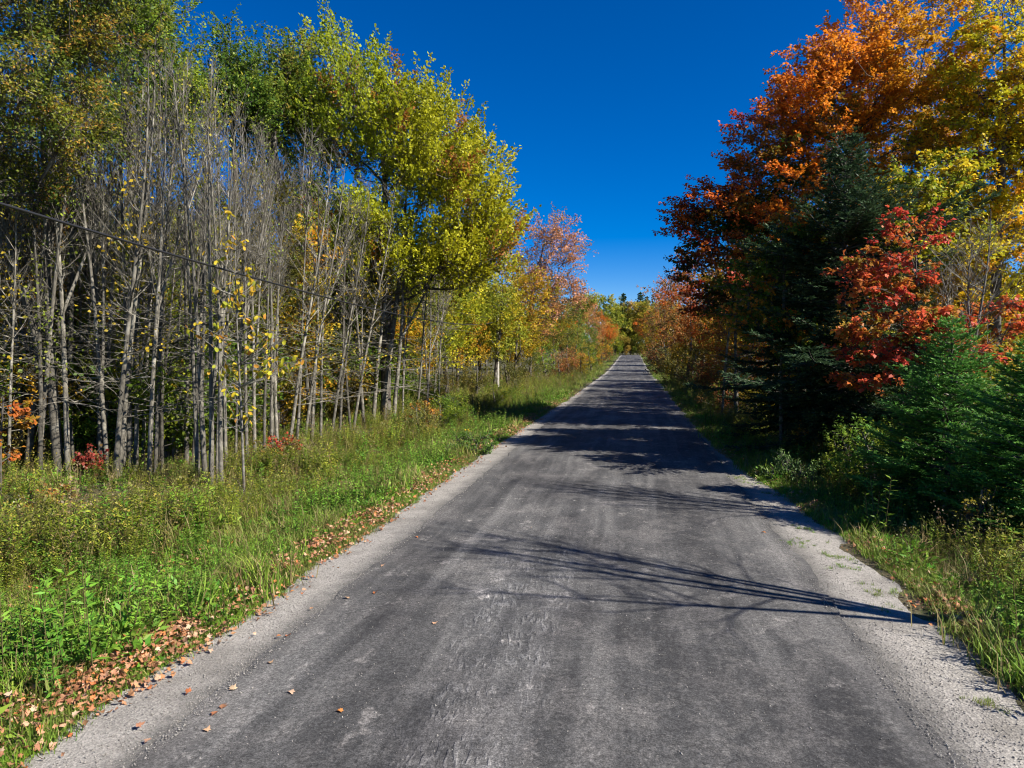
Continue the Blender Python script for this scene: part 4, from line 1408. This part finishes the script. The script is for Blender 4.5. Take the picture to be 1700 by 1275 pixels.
# ================================================================== GROUND COVER (stuff)
def scatter(name, sources, pts, rz, sc, idx, tilt=0.0, rng=RNG):
    """one object: source meshes instanced on points by geometry nodes"""
    me = bpy.data.meshes.new(name)
    n = len(pts)
    me.vertices.add(n)
    me.vertices.foreach_set('co', np.asarray(pts, np.float32).ravel())
    a = me.attributes.new('rot', 'FLOAT_VECTOR', 'POINT')
    rot = np.stack([rng.normal(size=n) * tilt, rng.normal(size=n) * tilt, rz], 1).astype(np.float32)
    a.data.foreach_set('vector', rot.ravel())
    a = me.attributes.new('scl', 'FLOAT', 'POINT')
    a.data.foreach_set('value', np.asarray(sc, np.float32))
    a = me.attributes.new('idx', 'INT', 'POINT')
    a.data.foreach_set('value', np.asarray(idx, np.int32))
    me.update()
    o = link(name, me)
    o['kind'] = 'stuff'
    ng = bpy.data.node_groups.new(name, 'GeometryNodeTree')
    ng.interface.new_socket('Geometry', in_out='INPUT', socket_type='NodeSocketGeometry')
    ng.interface.new_socket('Geometry', in_out='OUTPUT', socket_type='NodeSocketGeometry')
    gi = ng.nodes.new('NodeGroupInput'); go = ng.nodes.new('NodeGroupOutput')
    jn = ng.nodes.new('GeometryNodeJoinGeometry')

    def attr(nm, ty):
        x = ng.nodes.new('GeometryNodeInputNamedAttribute')
        x.data_type = ty
        x.inputs['Name'].default_value = nm
        return x.outputs['Attribute']
    rot_, scl_, idx_ = attr('rot', 'FLOAT_VECTOR'), attr('scl', 'FLOAT'), attr('idx', 'INT')
    for k, sm in enumerate(sources):
        so = bpy.data.objects.new(sm.name, sm)
        oi = ng.nodes.new('GeometryNodeObjectInfo')
        oi.inputs['Object'].default_value = so
        ip = ng.nodes.new('GeometryNodeInstanceOnPoints')
        cmpn = ng.nodes.new('FunctionNodeCompare')
        cmpn.data_type = 'INT'
        cmpn.operation = 'EQUAL'
        ng.links.new(idx_, cmpn.inputs[2])
        cmpn.inputs[3].default_value = k
        ng.links.new(gi.outputs[0], ip.inputs['Points'])
        ng.links.new(cmpn.outputs[0], ip.inputs['Selection'])
        ng.links.new(oi.outputs['Geometry'], ip.inputs['Instance'])
        ng.links.new(rot_, ip.inputs['Rotation'])
        ng.links.new(scl_, ip.inputs['Scale'])
        ng.links.new(ip.outputs[0], jn.inputs[0])
    ng.links.new(jn.outputs[0], go.inputs[0])
    md = o.modifiers.new('scatter', 'NODES')
    md.node_group = ng
    return o


def grass_tuft(seed, n, h, spread, wdt, c1, c2, bend=0.5, dry=0.0):
    rng = np.random.default_rng(seed)
    mb = MB()
    b = np.stack([rng.normal(size=n) * spread, rng.normal(size=n) * spread, np.zeros(n)], 1)
    a = rng.uniform(0, 6.28, n)
    H = h * rng.uniform(0.5, 1.2, n)
    ln = bend * rng.uniform(0.3, 1.3, n)
    dx = np.stack([np.cos(a), np.sin(a), np.zeros(n)], 1)
    sd = np.stack([-np.sin(a), np.cos(a), np.zeros(n)], 1) * (wdt / 2)
    V = []
    for f, wf in ((0, 1), (0.55, 0.8)):
        c = b + dx * (H * ln * f ** 2)[:, None] + np.array([0, 0, 1.0]) * (H * f * (1 - 0.25 * ln * f))[:, None]
        V += [c - sd * wf, c + sd * wf]
    tip = b + dx * (H * ln)[:, None] + np.array([0, 0, 1.0]) * (H * (1 - 0.3 * ln))[:, None]
    V.append(tip)
    v = np.stack(V, 1).reshape(-1, 3)
    k = np.arange(n)[:, None] * 5
    t = rng.random(n)
    cols = lerp(c1, c2, t)
    dd = rng.random(n) < dry
    cols[dd] = np.array([0.26, 0.20, 0.09]) * rng.uniform(0.7, 1.2, (dd.sum(), 1))
    cols = np.repeat(cols, 5, 0)
    mb.add(v, k + np.array([[0, 1, 3, 2]]), cols)
    # tips share the vertices of the same soup
    mb.f.append((k + np.array([[2, 3, 4]])).astype(np.int32))
    return mb.mesh('grass_tuft', M_GRASS)


def weed(seed, stalks, h, leaf, lw, c1, c2, head=None, spread=0.15, per=26, headn=26, stalkc=(0.12, 0.10, 0.04), mat_=None):
    rng = np.random.default_rng(seed)
    mb = MB()
    for s in range(stalks):
        b = np.array([rng.normal() * spread, rng.normal() * spread, 0])
        H = h * rng.uniform(0.7, 1.15)
        top = b + np.array([rng.normal() * 0.12 * H, rng.normal() * 0.12 * H, H])
        tubes(mb, [b, (b + top) / 2], [(b + top) / 2, top], [0.005, 0.004], [0.004, 0.002], 3, np.array(stalkc))
        f = rng.uniform(0.12, 0.98, per)
        pos = b + (top - b) * f[:, None]
        a = rng.uniform(0, 6.28, per)
        dr = np.stack([np.cos(a), np.sin(a), rng.uniform(-0.1, 0.7, per)], 1)
        L = leaf * rng.uniform(0.6, 1.2, per) * (1.1 - 0.5 * f)
        cols = lerp(c1, c2, np.clip(rng.random(per) * 0.7 + 0.3 * f, 0, 1))
        leaves(mb, pos, dr, np.tile([0, 0, 1.0], (per, 1)) + rng.normal(size=(per, 3)) * 0.3, L, L * lw, cols)
        if head:
            m_ = headn
            hp = top + rng.normal(size=(m_, 3)) * np.array([0.06, 0.06, 0.08]) * (h / 0.9)
            hd = unit(rng.normal(size=(m_, 3)) + np.array([0, 0, 0.7]))
            leaves(mb, hp, hd, rng.normal(size=(m_, 3)), 0.045, 0.03, np.tile(head, (m_, 1)) * rng.uniform(0.7, 1.2, (m_, 1)))
    return mb.mesh('weed', mat_ or M_PLANT)


def herb(seed, n, r, leaf, lw, c1, c2):
    """low bushy leafy plant"""
    rng = np.random.default_rng(seed)
    mb = MB()
    u_ = rand_dir(rng, n)
    u_[:, 2] = np.abs(u_[:, 2])
    pos = u_ * np.array([r, r, r * 0.9]) * (rng.random(n) ** 0.4)[:, None]
    dr = unit(u_ + rng.normal(size=(n, 3)) * 0.5)
    L = leaf * rng.uniform(0.6, 1.3, n)
    leaves(mb, pos, dr, np.tile([0, 0, 1.0], (n, 1)) + rng.normal(size=(n, 3)) * 0.45, L, L * lw, lerp(c1, c2, rng.random(n)))
    return mb.mesh('herb', M_PLANT)


def dead_leaf(seed, col, s=0.11):
    """lobed, curled maple leaf"""
    rng = np.random.default_rng(seed)
    mb = MB()
    n = 15
    a = np.linspace(0, 2 * np.pi, n, endpoint=False)
    lob = np.array([1.0, 0.5, 0.8, 0.45, 0.62, 0.34, 0.42, 0.25, 0.42, 0.34, 0.62, 0.45, 0.8, 0.5, 0.72])
    r = s * 0.6 * lob * rng.uniform(0.85, 1.15, n)
    cu = rng.uniform(0.15, 0.6)
    z = cu * (r ** 2) / (s * 0.6) * np.cos(2 * a + rng.uniform(0, 6)) + 0.25 * r * rng.random()
    v = np.stack([r * np.cos(a), r * np.sin(a), z + 0.012], 1)
    v = np.concatenate([v, [[0, 0, 0.01]]])
    f = np.stack([np.arange(n), (np.arange(n) + 1) % n, np.full(n, n)], 1)
    c = np.tile(col, (n + 1, 1)) * rng.uniform(0.8, 1.2, (n + 1, 1))
    mb.add(v, f, c)
    return mb.mesh('dead_leaf', M_DRY)


def sample(n, x0, x1, y0, y1, fx, rng, near=1.0):
    """points in road-side coordinates with density ~ 1/y^near, thinned by fx(x, y)"""
    u_ = rng.random(n)
    if abs(near - 1) < 1e-3:
        y = y0 * (y1 / y0) ** u_
    else:
        e = 1 - near
        y = (y0 ** e + u_ * (y1 ** e - y0 ** e)) ** (1 / e)
    x = rng.uniform(x0, x1, n)
    keep = rng.random(n) < fx(x, y)
    x, y = x[keep], y[keep]
    return np.stack([x, y, ground_z(x, y)], 1)


def left_lat(x, y):      # metres outward from the left gravel edge
    return edge_l(y) - x


def right_lat(x, y):
    return x - edge_r(y)


def mid(a, lo, hi, soft=0.4):
    return sstep(lo - soft, lo + soft, a) * (1 - sstep(hi - soft, hi + soft, a))


g1 = grass_tuft(1, 30, 0.13, 0.09, 0.010, (0.08, 0.19, 0.012), (0.20, 0.33, 0.025), 0.7, 0.12)
g2 = grass_tuft(2, 30, 0.26, 0.10, 0.010, (0.10, 0.20, 0.015), (0.22, 0.33, 0.03), 0.7, 0.25)
g3 = grass_tuft(3, 30, 0.62, 0.10, 0.009, (0.16, 0.16, 0.03), (0.30, 0.24, 0.09), 0.6, 0.5)
h1 = herb(4, 46, 0.16, 0.075, 0.5, (0.055, 0.16, 0.015), (0.16, 0.30, 0.03))
h2 = herb(5, 70, 0.24, 0.09, 0.35, (0.07, 0.17, 0.02), (0.20, 0.30, 0.035))
h3 = herb(6, 40, 0.15, 0.05, 0.6, (0.09, 0.16, 0.02), (0.22, 0.24, 0.035))
w1 = weed(7, 4, 0.85, 0.12, 0.24, (0.10, 0.16, 0.018), (0.26, 0.29, 0.025), (0.20, 0.19, 0.05), headn=5, per=40)
w2 = weed(8, 5, 0.70, 0.11, 0.24, (0.10, 0.16, 0.018), (0.28, 0.29, 0.03), (0.30, 0.25, 0.04), headn=3, per=38)
w3 = weed(9, 3, 0.95, 0.10, 0.2, (0.13, 0.09, 0.03), (0.26, 0.17, 0.06), (0.20, 0.14, 0.08), headn=8)
w4 = weed(10, 5, 0.55, 0.10, 0.28, (0.07, 0.18, 0.018), (0.18, 0.30, 0.03), None)
w5 = weed(11, 3, 0.75, 0.10, 0.25, (0.08, 0.13, 0.03), (0.16, 0.2, 0.05), (0.3, 0.28, 0.2), headn=3, per=34)

rs = np.random.default_rng(3)


def finish(name, src, pts, probs, smin, smax, tilt=0.1, grow=True, clump=0):
    n = len(pts)
    idx = rs.choice(len(src), n, p=probs)
    sc = rs.uniform(smin, smax, n)
    if clump:
        sc = sc * (0.62 + 0.85 * sstep(-0.6, 0.7, vnoise(pts[:, 0] * .9, pts[:, 1] * .8, clump)))
    if grow:
        sc = sc * (1 + 0.5 * sstep(25, 90, pts[:, 1]))
    return scatter(name, src, pts, rs.uniform(0, 6.28, n), sc, idx, tilt)


# short lush grass beside both gravel edges
L = lambda x, y: mid(left_lat(x, y), 0.6, 5.0, 0.45) * (0.25 + 0.75 * sstep(-0.4, 0.4, vnoise(x * 1.6, y * 1.3, 21)))
R = lambda x, y: mid(right_lat(x, y), 0.08, 4.5, 0.2) * (0.6 + 0.4 * sstep(-0.5, 0.5, vnoise(x * 1.1, y * .9, 22)))
pts = np.concatenate([sample(26000, -13, -4.1, 3.0, 60, L, rs, 0.9), sample(14000, 2.6, 10, 3.5, 60, R, rs, 0.9), sample(4000, -10, -4, 60, 285, L, rs, 0.9), sample(3500, 2.6, 8, 60, 285, R, rs, 0.9)])
finish('verge_grass', [g1, g2], pts, [0.62, 0.38], 0.5, 1.4, 0.15, True, 63)
ne = 7000
ye = 3.0 * (50 / 3.0) ** rs.random(ne)
se = rs.random(ne) < 0.35
le = np.where(se, rs.uniform(0.1, 0.7, ne), rs.uniform(-0.02, 0.6, ne))
xe = np.where(se, edge_l(ye) - le, edge_r(ye) + le)
finish('edge_grass', [g1], np.stack([xe, ye, ground_z(xe, ye)], 1), [1.0], 0.4, 1.0, 0.2, False)
Ls = lambda x, y: mid(left_lat(x, y), 1.0, 6.5, 0.6) * sstep(0.0, 0.6, vnoise(x * 0.75 + 3, y * .7, 71))
Rs = lambda x, y: mid(right_lat(x, y), 0.6, 4.0, 0.3) * sstep(0.1, 0.6, vnoise(x * 0.75, y * .7, 72))
g4 = grass_tuft(31, 34, 0.42, 0.12, 0.008, (0.26, 0.20, 0.085), (0.42, 0.33, 0.16), 1.0, 0.3)
g5 = grass_tuft(32, 30, 0.5, 0.10, 0.008, (0.2, 0.19, 0.06), (0.36, 0.30, 0.13), 0.7, 0.4)
pts = np.concatenate([sample(5200, -13, -4.6, 3.0, 60, Ls, rs, 0.9), sample(3000, 2.8, 9, 3.5, 60, Rs, rs, 0.9)])
finish('straw_grass', [g4, g5], pts, [0.55, 0.45], 0.5, 1.2, 0.3)
# low leafy herbs
Lh = lambda x, y: mid(left_lat(x, y), 0.8, 4.8, 0.5) * (0.15 + 0.85 * sstep(-0.4, 0.5, vnoise(x * 1.1, y * 1.0, 31)))
Rh = lambda x, y: mid(right_lat(x, y), 0.4, 4.0, 0.3) * sstep(-0.4, 0.6, vnoise(x * 0.9, y * .8, 32))
pts = np.concatenate([sample(15000, -12, -4.6, 3.0, 60, Lh, rs, 0.9), sample(7000, 3.0, 10, 3.5, 60, Rh, rs, 0.9)])
finish('low_herbs', [h1, h2, h3, w4], pts, [0.34, 0.26, 0.2, 0.2], 0.55, 1.35, 0.1, True, 62)
# tall weeds towards the wood edge
Lw = lambda x, y: sstep(1.6, 4.0, left_lat(x, y) + 1.2 * vnoise(x * .5, y * .35, 41) + 0.035 * np.clip(y - 14, 0, 60)) * (0.22 + 0.78 * sstep(-0.5, 0.4, vnoise(x * .9, y * .9, 43)))
Rw = lambda x, y: sstep(0.7, 2.0, right_lat(x, y) + 0.7 * vnoise(x * .5, y * .35, 42) + 0.03 * np.clip(y - 14, 0, 60)) * 0.8
pts = np.concatenate([sample(17000, -21, -5.5, 4.0, 75, Lw, rs, 0.75), sample(12000, 3.9, 13, 4.5, 75, Rw, rs, 0.75), sample(3000, -16, -5.5, 75, 285, Lw, rs, 0.9), sample(2600, 4.4, 13, 75, 285, Rw, rs, 0.9)])
finish('tall_weeds', [w1, w2, w3, w4, w5, g3], pts, [0.24, 0.22, 0.07, 0.17, 0.02, 0.28], 0.42, 0.98, 0.2, True, 61)
# forest floor
Lf = lambda x, y: sstep(7, 9, left_lat(x, y)) * 0.8
pts = sample(5000, -45, -12, 10, 80, Lf, rs, 0.6)
finish('forest_floor_plants', [h1, h2, h3, g3], pts, [0.35, 0.3, 0.2, 0.15], 0.9, 1.8)

# fallen leaves lying in drifts along both edges
DL = [dead_leaf(i, c) for i, c in enumerate([(0.38, 0.19, 0.10), (0.44, 0.26, 0.16), (0.30, 0.13, 0.06), (0.42, 0.15, 0.05), (0.25, 0.12, 0.065), (0.48, 0.33, 0.22)])]
Ld = lambda x, y: mid(left_lat(x, y), -0.02, 0.95, 0.2) * (0.2 + 0.8 * sstep(-0.35, 0.45, vnoise(x * 1.2, y * 1.4, 51))) + 0.06 * mid(left_lat(x, y), 0.5, 4.5, .5) + 0.25 * sstep(.35, .7, vnoise(x * .7, y * .6, 52)) * mid(left_lat(x, y), 2, 5, .5)
Rd = lambda x, y: mid(right_lat(x, y), -0.04, 0.3, 0.12) * (0.3 + 0.7 * sstep(-0.3, 0.3, vnoise(x * 1.2, y * 1.6, 53))) + 0.03 * mid(right_lat(x, y), 0, 3, .3)
pts = np.concatenate([sample(46000, -10, -3.9, 3.0, 60, Ld, rs, 0.9), sample(13000, 2.3, 6.5, 4.5, 60, Rd, rs, 0.9)])
nd = 15000
yd = 3.0 * (45 / 3.0) ** rs.random(nd)
sd_ = rs.random(nd) < 0.68
dv_ = np.where(sd_, 0.42, 0.10) + rs.normal(size=nd) * np.where(sd_, 0.26, 0.13)
xd = np.where(sd_, edge_l(yd) - dv_, edge_r(yd) + dv_)
kp = rs.random(nd) < 0.06 + 0.94 * sstep(-0.2, 0.5, vnoise(yd * 1.9, xd * 1.5, 57))
pts = np.concatenate([pts, np.stack([xd, yd, np.maximum(ground_z(xd, yd), np.where((xd > edge_l(yd)) & (xd < edge_r(yd)), gz(xd, yd), -9))], 1)[kp]])
pts[:, 2] += rs.uniform(0.02, 0.14, len(pts)) * sstep(0.0, 0.3, np.where(pts[:, 0] < 0, left_lat(pts[:, 0], pts[:, 1]), right_lat(pts[:, 0], pts[:, 1]))) + 0.03
finish('leaf_litter', DL, pts, [0.26, 0.13, 0.2, 0.1, 0.24, 0.07], 0.28, 0.85, 0.55, False)


# loose stones on the shoulders
def stone(seed):
    rng = np.random.default_rng(seed)
    me = bpy.data.meshes.new('stone')
    v = np.array([(0, 0, 1), (1, 0, 0), (0, 1, 0), (-1, 0, 0), (0, -1, 0), (0, 0, -1), ], float) * rng.uniform(0.6, 1.2, (6, 1)) * np.array([1, 0.8, 0.55])
    mb = MB()
    mb.add(v, [(0, 1, 2), (0, 2, 3), (0, 3, 4), (0, 4, 1), (5, 2, 1), (5, 3, 2), (5, 4, 3), (5, 1, 4)], np.array([0.24, 0.225, 0.205]) * rng.uniform(0.6, 1.3))
    return mb.mesh('stone', M_STONE)


M_STONE = leaf_material('stone', trans=0.0, rough=0.9, use_obj=False, rnd=0.4)
ST = [stone(i) for i in range(4)]
n = 26000
y = 4.0 * (40 / 4.0) ** rs.random(n)
el, er = -3.85, 2.56
left = rs.random(n) < 0.42
x = np.where(left, el - np.abs(rs.normal(size=n)) * 0.42 + 0.12, er - 0.15 + np.abs(rs.normal(size=n)) * 0.55)
ok = (x > edge_l(y) - 0.1) & (x < edge_r(y) + 0.1)
x, y = x[ok], y[ok]
x = np.concatenate([x, rs.uniform(-3.7, 2.4, 3500)]); y = np.concatenate([y, 4.0 * (30 / 4.0) ** rs.random(3500)])
on_as = (x > el) & (x < er)
z = np.where(on_as, road_z(y) + 0.014, gz(x, y) + 0.004)
scatter('loose_gravel', ST, np.stack([x, y, z], 1), rs.uniform(0, 6.28, len(x)), 0.004 + 0.012 * rs.random(len(x)) ** 3, rs.integers(0, 4, len(x)), 0.5)

# small grass tufts rooted in the right hand gravel
gp = []
for (px, py, nn, rr_) in [(1255, 800, 18, .25), (1300, 822, 16, .25), (1335, 900, 14, .15), (1390, 925, 12, .15), (1470, 983, 18, .18), (1345, 878, 10, .12), (1410, 945, 8, .12), (1240, 795, 12, .3), (1650, 1175, 8, .1), (1490, 1015, 6, .1)]:
    cx_, cy_ = G(px, py)
    gp.append(np.stack([cx_ + rs.normal(size=nn) * rr_, cy_ + rs.normal(size=nn) * rr_, np.zeros(nn)], 1))
gp = np.concatenate(gp)
gp[:, 2] = gz(gp[:, 0], gp[:, 1])
finish('gravel_grass', [g1], gp, [1.0], 0.25, 0.5, 0.2, False)

# single leaves lying on the asphalt: each its own thing
ROADLEAF = [(303, 1163, 3, 'orange'), (378, 1158, 5, 'tan'), (345, 1200, 2, 'russet'), (358, 1188, 4, 'russet'), (330, 1230, 1, 'pink-brown'), (232, 1248, 1, 'pink-brown'), (215, 1222, 0, 'brown'),
            (455, 1066, 3, 'orange'), (470, 1066, 3, 'orange'), (476, 1162, 5, 'yellow'), (558, 1195, 3, 'orange'), (440, 1112, 1, 'pale'), (619, 992, 3, 'orange'), (718, 1044, 1, 'pink-brown'),
            (632, 945, 1, 'pink-brown'), (512, 1018, 0, 'brown'), (882, 880, 5, 'pale'), (1272, 888, 3, 'red-orange'), (690, 896, 3, 'orange'), (573, 1000, 1, 'tan')]
ROADLEAF.sort(key=lambda r: -r[1])
cnt = {}
for (px, py, k, cn) in ROADLEAF:
    x, y = G(px, py)
    cnt[cn] = cnt.get(cn, 0) + 1
    o = link('fallen_leaf', DL[k])
    o.location = (x, y, road_z(y) + 0.012)
    o.rotation_euler = (rs.normal() * 0.15, rs.normal() * 0.15, rs.uniform(0, 6.28))
    s_ = rs.uniform(0.65, 1.0)
    o.scale = (s_, s_, s_)
    tag(o, f'{cn} fallen leaf on the asphalt, {ORD[cnt[cn] - 1]} of its colour from the lower edge', 'leaf', 'leaves lying on the asphalt')
